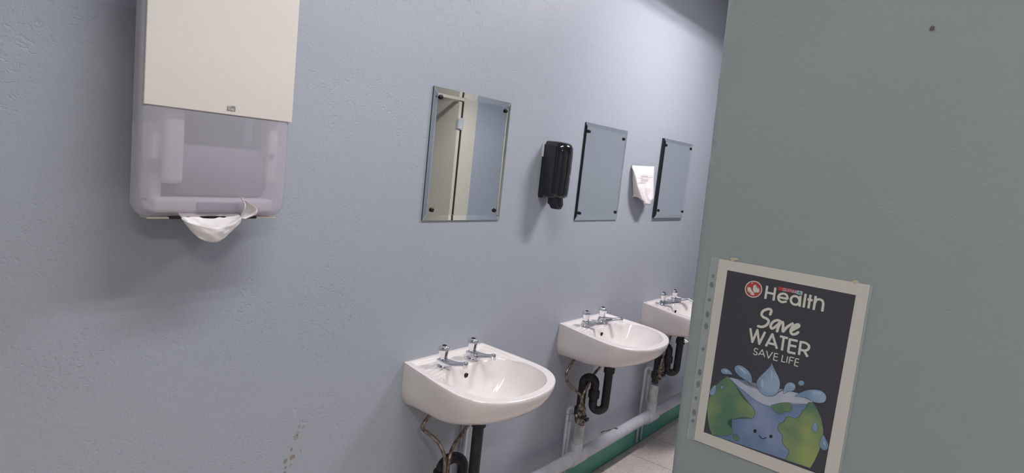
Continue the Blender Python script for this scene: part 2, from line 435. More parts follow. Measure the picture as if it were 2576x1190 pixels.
TLAB = ['left chrome tap on the nearest basin, closer to the camera', 'right chrome tap on the nearest basin, closer to its back corner',
        'left chrome tap on the middle basin', 'right chrome tap on the middle basin',
        'left chrome tap on the farthest basin, part hidden by the partition', 'right chrome tap on the farthest basin, its spout reaching the partition edge']
for i, (s, lx, ly, a) in enumerate(TAPS):
    t = tap if i == 0 else dup(tap)
    t.location = (SINKX[s] + lx, ly, DZ); t.rotation_euler = (0, 0, math.radians(a)); t['label'] = TLAB[i]
    if s == 0: t.scale = (1.0, 1.0, 1.0)

# ---------------------------------------------------------------- traps and supply pipes under each basin
def build_trap(dz, label, bx=0.0, dx=0.0, by=0.0, dy=0.0):
    t = thing('waste_trap', label, 'pipe', (0, 0, 0), 'black plastic traps under the basins')
    ub = 0.475 + dz; tb = 0.600 + dz
    A = Vector((0.0, -0.180, 0)); B = Vector((-0.047 + bx, -0.135 + by, 0)); D = Vector((-0.095 + dx, -0.090 + dy, 0))
    def arc(P, Q, zc, sgn, n=10):
        c = (P + Q) / 2; h = (Q - P) / 2; L = h.length; out = []
        for k in range(n + 1):
            a = PI * k / n
            out.append(c - h*math.cos(a) + Vector((0, 0, zc + sgn*L*math.sin(a)*1.0)))
        return out
    r = 0.0195
    pts = [A + Vector((0, 0, 0.690)), A + Vector((0, 0, ub + .02))] + arc(A, B, ub + 0.012, -1) + [B + Vector((0, 0, ub + .03))]
    b = bmesh.new(); tube(b, pts, r, 20); o = obj('tail_bend', b, M_trap, t); autosmooth(o, 40)
    pts = [B + Vector((0, 0, ub + .02)), B + Vector((0, 0, tb - .02))] + arc(B, D, tb - 0.015, 1) + [D + Vector((0, 0, 0.40))]
    b = bmesh.new(); tube(b, pts, r, 20); o = obj('outlet_bend', b, M_trap, t); autosmooth(o, 40)
    b = bmesh.new(); lathe(b, [(0.0225, 0.643), (0.0250, 0.646), (0.0250, 0.671), (0.0230, 0.675)], A.x, A.y, 24, 12, 0.02)
    box(b, A.x + 0.020, A.x + 0.030, A.y - 0.008, A.y + 0.003, 0.650, 0.664); obj('collar_nut', b, M_trap, t)
    z = (ub + tb) / 2
    b = bmesh.new(); lathe(b, [(0.022, z-.022), (0.0255, z-.018), (0.0255, z+.012), (0.0225, z+.018)], B.x, B.y, 24, 12, 0.02); obj('collar_nut', b, M_trap, t)
    b = bmesh.new(); lathe(b, [(0.023, 0.425), (0.0265, 0.43), (0.0265, 0.462), (0.023, 0.468)], D.x, D.y, 24, 12, 0.02); obj('collar_nut', b, M_trap, t)
    return t
tr1 = build_trap(-0.122, 'black trap under the nearest basin, only its tail and loop top showing', 0.064, 0.030, 0.020, 0.005); tr1.location = (SINKX[0] + 0.005, 0, 0)
tr2 = build_trap(0.0, 'black looped trap under the middle basin, wholly in view', 0.012, 0.028); tr2.location = (SINKX[1] - 0.01, 0, 0)
tr3 = build_trap(0.010, 'black looped trap under the farthest basin beside the partition edge', 0.016, 0.032); tr3.location = (SINKX[2] - 0.03, 0, 0)

def supply(name_lab, sx, pts, zv, vx, vy, var):
    """one thin tube from a tap tail down to its valve"""
    t = thing('supply_pipe', name_lab, 'pipe', (sx, 0, 0), 'thin tarnished supply pipes under the basins')
    b = bmesh.new(); tube(b, pts, 0.0064, 12, 7); obj('tube', b, M_copper, t, smooth=True)
    b = bmesh.new()
    lathe(b, [(0.009, zv+.062), (0.012, zv+.060), (0.012, zv+.035), (0.0150, zv+.034), (0.0150, zv+.020), (0.0115, zv+.018), (0.0115, zv-.004), (0.0150, zv-.006), (0.0150, zv-.022), (0.008, zv-.026)], vx, vy, 6 if var else 18)
    obj('isolating_valve', b, M_brass, t)
    b = bmesh.new(); tube(b, [(vx, vy, zv + .008), (vx + .004, vy - .022, zv + .008)], 0.006, 10); box(b, vx - .006, vx + .018, vy - .026, vy - .020, zv + .001, zv + .015)
    obj('valve_lever', b, M_dark, t)
    return t
P1 = [(-0.100, -0.075, 0.745), (-0.103, -0.070, 0.705), (-0.140, -0.064, 0.662), (-0.150, -0.065, 0.640), (-0.130, -0.085, 0.617), (-0.112, -0.112, 0.590), (-0.107, -0.138, 0.550), (-0.106, -0.142, 0.50), (-0.106, -0.142, 0.41)]
P2 = [(0.055, -0.075, 0.745), (0.075, -0.080, 0.680), (0.078, -0.088, 0.625), (0.050, -0.096, 0.605), (0.000, -0.112, 0.592), (-0.055, -0.128, 0.572), (-0.085, -0.140, 0.540), (-0.093, -0.147, 0.49), (-0.075, -0.150, 0.42), (-0.074, -0.150, 0.39)]
def shift(P, k, dx=0, dz=0): return [(x + (dx if i >= k else 0), y, z + (dz if i >= k else 0)) for i, (x, y, z) in enumerate(P)]
supply('thin metal pipe from the left tap of the nearest basin', SINKX[0], P1, 0.365, -0.106, -0.142, 1)
supply('thin metal pipe curving from the right tap of the nearest basin', SINKX[0], P2, 0.340, -0.074, -0.150, 0)
Q1 = [(-0.100, -0.072, 0.745), (-0.127, -0.060, 0.703), (-0.182, -0.060, 0.655), (-0.192, -0.062, 0.630), (-0.172, -0.072, 0.592), (-0.150, -0.100, 0.563), (-0.136, -0.120, 0.541), (-0.128, -0.128, 0.500), (-0.118, -0.128, 0.45)]
Q2 = [(0.052, -0.075, 0.745), (0.074, -0.085, 0.670), (0.055, -0.098, 0.640), (0.000, -0.105, 0.622), (-0.062, -0.115, 0.597), (-0.105, -0.122, 0.567), (-0.130, -0.125, 0.538), (-0.145, -0.131, 0.52), (-0.148, -0.132, 0.46)]
supply('braided looking thin pipe bowed out left under the middle basin', SINKX[1], Q1, 0.425, -0.116, -0.128, 0)
supply('thin brown pipe crossing in front of the middle basin trap', SINKX[1], Q2, 0.448, -0.148, -0.132, 1)
R1 = [(-0.095, -0.072, 0.745), (-0.090, -0.075, 0.700), (-0.075, -0.085, 0.650), (-0.090, -0.105, 0.600), (-0.110, -0.125, 0.56), (-0.112, -0.128, 0.50)]
R2 = [(0.055, -0.078, 0.745), (0.050, -0.085, 0.700), (0.030, -0.095, 0.655), (-0.040, -0.110, 0.620), (-0.105, -0.125, 0.58), (-0.143, -0.132, 0.53), (-0.144, -0.132, 0.50)]
supply('dark thin pipe hanging from the left tap of the farthest basin', SINKX[2], R1, 0.470, -0.112, -0.128, 0)
supply('dark thin pipe bent under the right side of the farthest basin', SINKX[2], R2, 0.465, -0.144, -0.132, 1)

# white waste main along the wall with its branches
def main_z(x): return 0.232 - 0.030*(x - 1.3)/1.9
t = thing('waste_main', 'long white painted waste pipe running low along the sink wall', 'pipe', (1.2, 0, 0))
PY = -0.088
b = bmesh.new(); tube(b, [(-2.2, PY, main_z(-1.0)), (0.2, PY, main_z(1.4)), (1.5, PY, main_z(2.7)), (3.1, PY, main_z(3.2))], 0.030, 24)
obj('main_pipe', b, M_wpipe, t, smooth=True)
for i, sx in enumerate((SINKX[0] - 0.095, SINKX[1] - 0.062, SINKX[2] - 0.092)):
    x = sx - 1.2
    b = bmesh.new(); lathe(b, [(0.0250, 0.225), (0.0250, 0.385), (0.022, 0.388)], x, PY - 0.002, 28); o = obj('branch_pipe', b, M_gpipe, t); autosmooth(o, 40)
    b = bmesh.new(); lathe(b, [(0.0290, 0.215), (0.0290, 0.282), (0.0275, 0.286)], x, PY, 28)
    tube(b, [(x - 0.06, PY, main_z(sx) + 0.0), (x + 0.06, PY, main_z(sx) - 0.0)], 0.0345, 24); o = obj('tee_joint', b, M_wpipe, t); autosmooth(o, 40)
b = bmesh.new(); tube(b, [(1.700, -0.003, 0.187), (1.692, -0.020, 0.203), (1.703, -0.045, 0.2135), (1.713, -0.066, 0.228), (1.700, -0.086, 0.2385)], 0.0026, 8, 3)
box(b, 1.694, 1.708, -0.092, -0.078, 0.233, 0.241)
obj('rusty_clip', b, M_brass, t)

# thin white risers with elbows
def riser(label, sx, x, ztop, xe, ye, z0=0.02):
    t = thing('riser_pipe', label, 'pipe', (sx, 0, 0), 'thin white water risers beside the traps')
    b = bmesh.new(); tube(b, [(x, -0.028, z0), (x, -0.028, ztop - 0.02)], 0.0075, 14)
    obj('upright', b, M_wpipe, t, smooth=True)
    b = bmesh.new(); tube(b, [(x, -0.028, ztop - 0.03), (x, -0.028, ztop - 0.012), (x + 0.004, -0.034, ztop - 0.002), (x + 0.015, -0.045, ztop), (xe, ye, ztop - 0.012)], 0.0085, 14, 4)
    obj('elbow', b, M_wpipe, t, smooth=True)
    return t
riser('white riser with the higher elbow left of the middle basin trap', SINKX[1], -0.076, 0.440, -0.110, -0.105)
riser('white riser with the lower elbow left of the middle basin trap', SINKX[1], -0.048, 0.400, -0.090, -0.105)
riser('white riser whose elbow meets the valves under the farthest basin', SINKX[2], -0.100, 0.470, -0.105, -0.110)
riser('second white riser close behind the farthest basin valves', SINKX[2], -0.045, 0.455, -0.070, -0.110)
t = thing('wall_pipe', 'straight pale pipe on the wall behind the nearest basin tail pipe', 'pipe', (SINKX[0] + 0.135, 0, 0))
b = bmesh.new(); tube(b, [(0, -0.016, 0.0), (0, -0.016, 0.700)], 0.011, 16); obj('upright', b, M_wpipe, t, smooth=True)
b = bmesh.new(); box(b, -0.016, 0.016, -0.030, 0, 0.30, 0.312); obj('pipe_clip', b, M_wpipe, t)

# ---------------------------------------------------------------- mirrors
def mirror(label, x0, x1, z0, z1, yf, screws, bev=0.019, bdepth=0.0030):
    t = thing('wall_mirror', label, 'mirror', (x0, 0, z0), 'mirrors above the basins')
    W, H = x1 - x0, z1 - z0
    b = bmesh.new()
    yo, yi, yb = -yf + bdepth, -yf, -yf + bdepth + 0.0012
    o_ = [(0, yo, 0), (W, yo, 0), (W, yo, H), (0, yo, H)]
    i_ = [(bev, yi, bev), (W-bev, yi, bev), (W-bev, yi, H-bev), (bev, yi, H-bev)]
    k_ = [(0, yb, 0), (W, yb, 0), (W, yb, H), (0, yb, H)]
    O, I, K = [[b.verts.new(p) for p in q] for q in (o_, i_, k_)]
    b.faces.new(I)
    for a in range(4):
        c = (a+1) % 4
        b.faces.new((O[a], O[c], I[c], I[a])); b.faces.new((K[a], K[c], O[c], O[a]))
    b.faces.new(K)
    obj('glass', b, M_glass, t)
    b = bmesh.new(); ys = yb + 0.0003
    b.faces.new([b.verts.new(p) for p in ((0.0003, ys, 0.0003), (W-.0003, ys, 0.0003), (W-.0003, ys, H-.0003), (0.0003, ys, H-.0003))])
    obj('silvering', b, M_mirror, t)
    b = bbox(0.0008, W-0.0008, yb + 0.0006, -0.0005, 0.0008, H-0.0008)
    obj('backing_board', b, M_backing, t)
    for sx, sz in screws:
        b = bmesh.new()
        loft(b, [[(sx - x0 + r*math.cos(2*PI*k/16), y, sz - z0 + r*math.sin(2*PI*k/16)) for k in range(16)] for r, y in ((0.0075, -yf + .0005), (0.0078, -yf - 0.002), (0.006, -yf - 0.004), (0.002, -yf - 0.005))])
        o = obj('fixing_screw', b, M_screw, t); autosmooth(o, 40)
    return t
mirror('nearest wide-edged mirror, reflecting the cream cubicle door', 1.4397, 1.8409, 1.3398, 1.7740, 0.008, [(1.473, 1.743), (1.810, 1.742), (1.478, 1.376), (1.804, 1.376)])
mirror('middle grey looking mirror, right of the black soap dispenser', 2.3760, 2.7650, 1.3330, 1.7670, 0.008, [(2.406, 1.729), (2.731, 1.726), (2.408, 1.366), (2.7385, 1.371)])
mirror('farthest mirror, closest to the partition, right of the paper covered dispenser', 3.1700, 3.5676, 1.3405, 1.7725, 0.016, [(3.200, 1.737), (3.5405, 1.745), (3.211, 1.382), (3.5425, 1.377)])

# ---------------------------------------------------------------- lettering helper
def text_mesh(s, width, height, bold=0.0):
    cu = bpy.data.curves.new('t', 'FONT'); cu.body = s; cu.offset = bold
    o = bpy.data.objects.new('t', cu); C.objects.link(o)
    bpy.context.view_layer.update()
    me = bpy.data.meshes.new_from_object(o.evaluated_get(bpy.context.evaluated_depsgraph_get()))
    bpy.data.objects.remove(o)
    xs = [v.co.x for v in me.vertices]; ys = [v.co.y for v in me.vertices]
    x0, x1, y0, y1 = min(xs), max(xs), min(ys), max(ys)
    for v in me.vertices:
        v.co.x = (v.co.x - x0) / (x1 - x0); v.co.y = (v.co.y - y0) / (y1 - y0); v.co.z = 0
    return me

# ---------------------------------------------------------------- black soap dispenser
t = thing('soap_dispenser', 'glossy black soap dispenser between the nearest and middle mirrors', 'soap dispenser', (2.124, 0, 1.39)); t.scale = (0.88, 1, 1)
def plan(w, d, r, y0=0.0, n=6):
    out = [(-w, y0)]
    for cx, a0 in ((-w + r, PI), (w - r, 1.5*PI)):
        for k in range(n + 1):
            a = a0 + 0.5*PI*k/n
            out.append((cx + r*math.cos(a), -d + r + r*math.sin(a)))
    out.append((w, y0)); return out
b = bmesh.new(); rings = []
for z, w, d, r in ((0.044, 0.030, 0.070, .025), (0.046, 0.043, 0.090, .034), (0.054, 0.050, 0.100, .036), (0.070, 0.053, 0.105, .048), (0.16, 0.054, 0.108, .050), (0.225, 0.054, 0.108, .050), (0.248, 0.053, 0.105, .048), (0.261, 0.050, 0.098, .045), (0.268, 0.044, 0.086, .038), (0.271, 0.032, 0.066, .025)):
    rings.append([(x, y, z) for x, y in plan(w, d, r, -0.012)])
loft(b, rings); o = obj('cover', b, M_black, t); autosmooth(o, 60)
b = bmesh.new(); rings = []
for z, w, d in ((0.040, 0.046, 0.020), (0.052, 0.050, 0.035), (0.10, 0.050, 0.020), (0.255, 0.050, 0.014)):
    rings.append([(x, y, z) for x, y in plan(w, d, 0.006)])
loft(b, rings); o = obj('back_plate', b, M_black, t); autosmooth(o, 40)
b = bmesh.new(); box(b, -0.0540, -0.0505, -0.007, -0.0, 0.205, 0.262); obj('white_wall_seal', b, M_white_pl, t)
b = bmesh.new(); rings = []
for z, w, y0, d in ((0.004, 0.016, -0.050, 0.086), (0.0, 0.013, -0.054, 0.082), (0.004, 0.017, -0.050, 0.088), (0.020, 0.021, -0.040, 0.092), (0.045, 0.019, -0.036, 0.088), (0.062, 0.024, -0.02, 0.09)):
    if z == 0.004 and w == 0.016: continue
    rings.append([(x, y, z) for x, y in plan(w, d, 0.012, y0)])
loft(b, rings); o = obj('push_lever', b, M_black, t); autosmooth(o, 50)
b = bmesh.new(); box(b, -0.014, 0.014, -0.052, -0.030, 0.018, 0.060); obj('pump_nozzle', b, M_black, t)
me = text_mesh('TORK', 1, 1)
for v in me.vertices: v.co = Vector((0.006 + v.co.x*0.014, -0.1088, 0.1295 + v.co.y*0.0055))
obj('logo', me, M_logo2, t)
b = bmesh.new(); box(b, 0.0055, 0.0205, -0.1088, -0.1075, 0.1375, 0.1387); obj('logo_bar', b, M_logo2, t)

# ---------------------------------------------------------------- paper bag hung over a dispenser
t = thing('paper_bag', 'white printed paper bag draped on the wall between middle and farthest mirrors', 'paper bag', (2.853, 0, 1.42))
O = Vector((2.853, 0, 1.42))
TL = Vector((2.853, -0.006, 1.6064)); TR = Vector((3.0042, -0.055, 1.6144)); LF = Vector((2.829, -0.020, 1.5943)); LM = Vector((2.780, -0.075, 1.53))
LB = Vector((2.819, -0.100, 1.4375)); W0 = Vector((2.8621, -0.003, 1.5946)); W1 = Vector((2.9074, -0.003, 1.4502)); WM = Vector((2.8693, -0.050, 1.4488))
R2_ = Vector((2.9433, -0.090, 1.5439)); R3 = Vector((2.9482, -0.100, 1.4531)); R4 = Vector((2.9252, -0.100, 1.4392)); R5 = Vector((2.921, -0.100, 1.4208))
B1 = Vector((2.8484, -0.100, 1.4215)); B2 = Vector((2.8353, -0.100, 1.4378))
def redepth(P, f=0.5):      # lay the bag closer to the wall
    y1 = P.y * f; s = (1.4726 + y1) / (1.4726 + P.y)
    return Vector((P.x * s, y1, 1.5627 + (P.z - 1.5627) * s))
left = catmull([TL, LF, Vector((2.800, -0.055, 1.560)), Vector((2.785, -0.085, 1.50)), LB + Vector((0.0, 0, 0.004))], 6)
right = catmull([TR, Vector((2.985, -0.066, 1.592)), R2_, Vector((2.940, -0.098, 1.50)), R3], 6)
b = bmesh.new(); rows = []; NU = 16
left = [redepth(p) for p in left]; right = [redepth(p) for p in right]
TL, TR, W0, W1, B1, B2, R4, R5 = [redepth(p) for p in (TL, TR, W0, W1, B1, B2, R4, R5)]
for k, (l, r) in enumerate(zip(left, right)):
    row = []
    for i in range(NU + 1):
        u = i/NU; p = l.lerp(r, u)
        e = math.sin(PI*u)
        p = p + Vector((0, -0.010*e + 0.006*e*noise.noise(Vector((u*5, k*0.22, 1))) + 0.003*e*noise.noise(Vector((u*11, k*0.5, 4))), 0))
        row.append(b.verts.new(p - O))
    rows.append(row)
tail = []
for kk, (lp, rp) in enumerate(((B2, R4), (B1.lerp(B2, .5), R5.lerp(R4, .5)), (B1, R5))):
    row = []
    for i in range(NU + 1):
        u = i/NU
        row.append(b.verts.new(lp.lerp(rp, u) + Vector((0, -0.010*math.sin(PI*u), 0)) - O))
    rows.append(row)
for r0, r1 in zip(rows, rows[1:]):
    for i in range(NU): b.faces.new((r0[i], r0[i+1], r1[i+1], r1[i]))
wl_ = catmull([TL + Vector((.004, .003, 0)), W0, Vector((2.885, -0.003, 1.52)), W1 + Vector((0, 0, .002)), W1], 6)
prev = None
for k, (a, c) in enumerate(zip(left, wl_)):
    row = [rows[k][0]] + [b.verts.new(a.lerp(c, s/4) + Vector((0, 0.004*noise.noise(Vector((s, k*.4, 7))), 0.006*math.sin(PI*s/4) * (k/24))) - O) for s in range(1, 5)]
    if prev:
        for i in range(4): b.faces.new((prev[i], prev[i+1], row[i+1], row[i]))
    prev = row
wr_ = [Vector((p.x + 0.015, -0.003, p.z - 0.004)) for p in right]
prev = None
for k, (a, c) in enumerate(zip(right, wr_)):
    row = [rows[k][NU], b.verts.new(c - O)]
    if prev: b.faces.new((prev[0], prev[1], row[1], row[0]))
    prev = row
o = obj('bag', b, M_bag, t, smooth=True)
sm = o.modifiers.new('s', 'SOLIDIFY'); sm.thickness = 0.0006
def bag_text(s, pa, pb, h, under):
    me = text_mesh(s, 1, 1)
    bb = bmesh.new(); bb.from_mesh(me)
    box(bb, 0.0, 1.0, -0.42, -0.24, 0, 0.0001)
    pa, pb = redepth(pa) + Vector((0, -0.006, 0)), redepth(pb) + Vector((0, -0.006, 0))
    for v in bb.verts:
        p = pa.lerp(pb, v.co.x); v.co = p + Vector((0, 0, v.co.y*h)) - O
    obj('printed_line', bb, M_ink, t)
def bag_surf(u, k):      # a point just in front of the bag's front face
    k0 = int(k); p = left[k0].lerp(right[k0], u); return p + Vector((0, -0.010*math.sin(PI*u) - 0.006, 0))
bag_text('PLS MAKE SURE THAT ALL', Vector((2.795, -0.083, 1.5615)), Vector((2.905, -0.096, 1.5600)), 0.0085, True)
bag_text('TAPS ARE CLOSED', Vector((2.775, -0.096, 1.5405)), Vector((2.838, -0.104, 1.5400)), 0.0085, True)
for P, Q in ((TL, TL + Vector((0.012, 0, -0.006))), (TR, TR + Vector((-0.010, 0.0, -0.012)))):
    b = bmesh.new(); box(b, P.x - O.x - 0.004, P.x - O.x + 0.006, P.y - 0.002, P.y, P.z - O.z - 0.010, P.z - O.z + 0.001); obj('sticky_tape', b, M_film, t)

# ---------------------------------------------------------------- towel dispenser
t = thing('towel_dispenser', 'large cream and smoky translucent paper towel dispenser on the sink wall', 'towel dispenser', (0.70, 0, 1.37))
CX, ZB = 0.70, 1.37
def rrect(x0, x1, z0, z1, r, y, n=8):
    out = []
    for cx, cz, a0 in ((x1-r, z0+r, -0.5*PI), (x1-r, z1-r, 0), (x0+r, z1-r, 0.5*PI), (x0+r, z0+r, PI)):
        for k in range(n + 1):
            a = a0 + 0.5*PI*k/n
            out.append((cx + r*math.cos(a) - CX, y, cz + r*math.sin(a) - ZB))
    return out
X0, X1, Z0, Z1 = 0.5290, 0.8700, 1.3700, 1.935
b = bmesh.new()
loft(b, [rrect(X0+.064, X1-.064, Z0+.012, Z1-.03, .03, -0.0005), rrect(X0+.062, X1-.062, Z0+.012, Z1-.03, .03, -0.020)])
o = obj('back_housing', b, M_house, t); autosmooth(o, 40)
b = bmesh.new()
loft(b, [rrect(X0+.056, X1-.056, Z0+.008, Z1-.02, .03, -0.018), rrect(X0+.036, X1-.036, Z0+.004, Z1-.01, .032, -0.050), rrect(X0+.011, X1-.011, Z0+.001, Z1-.002, .034, -0.085), rrect(X0, X1, Z0, Z1, .035, -0.100), rrect(X0+.002, X1-.002, Z0+.002, Z1-.002, .034, -0.108),
         rrect(X0+.007, X1-.007, Z0+.007, Z1-.007, .030, -0.1145), rrect(X0+.016, X1-.016, Z0+.018, Z1-.016, .024, -0.1175)], cap0=False)
o = obj('translucent_cover', b, M_smoke, t); autosmooth(o, 50)
b = bmesh.new(); zs = 1.5975 - ZB
def fprof(x0, x1, z0, z1, y0, y1): box(b, x0 - CX, x1 - CX, y1, y0, z0, z1)
rg = []
for y, ins in ((-0.1150, 0.0), (-0.1188, 0.0), (-0.1196, 0.0012)):
    rg.append([(X0+.012+ins-CX, y, zs+ins), (X1-.002-ins-CX, y, zs+ins), (X1-.002-ins-CX, y, Z1-.01-ZB), (X0+.012+ins-CX, y, Z1-.01-ZB)])
loft(b, rg)
obj('front_panel', b, M_white_pl, t)
b = bmesh.new(); box(b, X1-.004-CX, X1-.0005-CX, -0.1188, -0.100, zs, Z1-.04-ZB); obj('panel_side', b, M_white_pl, t)
# insides
b = bmesh.new(); lathe(b, [(0.036, -0.100), (0.038, -0.098), (0.038, 0.098), (0.036, 0.100)], n=40)
for v in b.verts: v.co = Vector((v.co.z + 0.730 - CX, v.co.x - 0.058, v.co.y*1.55 + 1.470 - ZB))
o = obj('towel_roll', b, M_roll, t); autosmooth(o, 40)
b = bbox(0.588-CX, 0.632-CX, -0.104, -0.022, 1.440-ZB, 1.90-ZB, 0.010, 3); o = obj('roll_arm', b, M_rib, t); autosmooth(o, 50)
b = bbox(0.822-CX, 0.848-CX, -0.104, -0.022, 1.445-ZB, 1.90-ZB, 0.008, 3); o = obj('roll_arm', b, M_rib, t); autosmooth(o, 50)
b = bbox(0.572-CX, 0.598-CX, -0.085, -0.030, 1.390-ZB, 1.568-ZB, 0.010, 3); o = obj('side_guide', b, M_rib, t); autosmooth(o, 50)
b = bmesh.new(); box(b, 0.556-CX, 0.588-CX, -0.094, -0.082, 1.464-ZB, 1.490-ZB); obj('latch', b, M_roll, t)
b = bmesh.new(); tube(b, [(0.832-CX, -0.106, 1.513-ZB), (0.832-CX, -0.100, 1.513-ZB)], 0.0065, 16); obj('lock_hole', b, M_roll, t)
b = bbox(0.572-CX, 0.842-CX, -0.106, -0.040, 1.378-ZB, 1.410-ZB, 0.006, 2); o = obj('bottom_tray', b, M_rib, t); autosmooth(o, 50)
b = bbox(0.660-CX, 0.785-CX, -0.1095, -0.104, 1.379-ZB, 1.402-ZB, 0.002, 2); o = obj('tray_recess', b, M_roll, t)
b = bbox(0.604-CX, 0.800-CX, -0.110, -0.030, 1.3655-ZB, 1.3715-ZB, 0.002, 2); obj('paper_slot', b, M_dark, t)
b = bmesh.new(); box(b, 0.560-CX, 0.603-CX, -0.108, -0.07, 1.3665-ZB, 1.3695-ZB); obj('bottom_lip', b, M_cream, t)
b = bmesh.new(); box(b, 0.800-CX, 0.848-CX, -0.108, -0.03, 1.3665-ZB, 1.3695-ZB); obj('bottom_lip', b, M_cream, t)
# maker's mark
lx, lz = 0.7093 - CX, 1.6052 - ZB
b = bmesh.new()
top = [(0.0190*k/12, 0.0098 - 0.0012*math.sin(2*PI*k/12)) for k in range(13)]
v = [b.verts.new((lx, -0.1199, lz)), b.verts.new((lx + 0.0190, -0.1199, lz))] + [b.verts.new((lx + x, -0.1199, lz + z)) for x, z in reversed(top)]
b.faces.new(v)
for k in range(12):
    a0, a1 = top[k], top[k+1]
    q = [b.verts.new((lx + x, -0.1199, lz + z + dz)) for (x, z), dz in ((a0, .0012), (a1, .0012), (a1, .0018), (a0, .0018))]
    b.faces.new(q)
obj('logo_tile', b, M_logo, t)
me = text_mesh('TORK', 1, 1, 0.02)
for v in me.vertices: v.co = Vector((lx + 0.0018 + v.co.x*0.0155, -0.1201, lz + 0.0018 + v.co.y*0.0052))
obj('logo_lettering', me, M_logo2, t)

# the towel hanging from the slot
t = thing('paper_towel', 'crumpled white paper towel hanging out of the towel dispenser', 'paper towel', (0.69, -0.10, 1.315))
O = Vector((0.69, -0.10, 1.315))
bot = catmull([Vector(p) for p in [(0.6215, -0.108, 1.3785), (0.629, -0.112, 1.3643), (0.6489, -0.116, 1.3379), (0.6688, -0.120, 1.3211), (0.7001, -0.123, 1.3152), (0.7225, -0.123, 1.3304), (0.7509, -0.122, 1.356), (0.7561, -0.122, 1.372)]], 6)
top_ = [Vector((0.6215 + (0.7520-0.6215)*k/(len(bot)-1), -0.100, 1.379 - 0.001*math.sin(k*.3))) for k in range(len(bot))]
b = bmesh.new(); grid = []
for k in range(len(bot)):
    col = []
    for j in range(13):
        s = j/12; p = top_[k].lerp(bot[k], s)
        u = k/(len(bot)-1)
        p.y += (-0.012*math.sin(PI*s)*math.sin(PI*u) + 0.007*noise.noise(Vector((u*6 + s*3, s*2.5 - u*3, 2))) * math.sin(PI*u) + 0.006*abs(noise.noise(Vector((u*9, s*4, 8)))) * s)
        col.append(b.verts.new(p - O))
    grid.append(col)
for c0, c1 in zip(grid, grid[1:]):
    for j in range(12): b.faces.new((c0[j], c1[j], c1[j+1], c0[j+1]))
o = obj('hanging_sheet', b, M_paper, t, smooth=True); sm = o.modifiers.new('s', 'SOLIDIFY'); sm.thickness = 0.0005
# folded front layer
b = bmesh.new(); grid = []
up = catmull([(0.629, -0.121, 1.3640), (0.655, -0.129, 1.3560), (0.690, -0.134, 1.3500), (0.722, -0.134, 1.3560), (0.7520, -0.130, 1.3740)], 8)
lo = [bot[min(len(bot)-1, int(6 + k*(len(bot)-7)/(len(up)-1)))] for k in range(len(up))]
for k in range(len(up)):
    col = []
    for j in range(9):
        s = j/8; p = up[k].lerp(lo[k], s); u = k/(len(up)-1)
        p.y += -0.003*math.sin(PI*s) + 0.003*noise.noise(Vector((u*8, s*3, 5)))
        col.append(b.verts.new(p - O))
    grid.append(col)
for c0, c1 in zip(grid, grid[1:]):
    for j in range(8): b.faces.new((c0[j], c1[j], c1[j+1], c0[j+1]))
o = obj('folded_layer', b, M_paper, t, smooth=True); sm = o.modifiers.new('s', 'SOLIDIFY'); sm.thickness = 0.0005
# twisted corner standing up in front of the cover
b = bmesh.new(); grid = []
cl = catmull([(0.7462, -0.128, 1.4175), (0.7515, -0.130, 1.4040), (0.7512, -0.132, 1.3920), (0.7480, -0.130, 1.3800), (0.7500, -0.128, 1.3680)], 6)
cr_ = catmull([(0.7470, -0.129, 1.4170), (0.7640, -0.140, 1.4040), (0.7787, -0.138, 1.3930), (0.7810, -0.134, 1.3790), (0.7600, -0.130, 1.3690)], 6)
for k in range(len(cl)):
    col = []
    for j in range(9):
        s = j/8; p = cl[k].lerp(cr_[k], s)
        p.y += -0.006*math.sin(PI*s*2 + k*.15)
        col.append(b.verts.new(p - O))
    grid.append(col)
for c0, c1 in zip(grid, grid[1:]):
    for j in range(8): b.faces.new((c0[j], c1[j], c1[j+1], c0[j+1]))
o = obj('twisted_corner', b, M_paper, t, smooth=True); sm = o.modifiers.new('s', 'SOLIDIFY'); sm.thickness = 0.0005

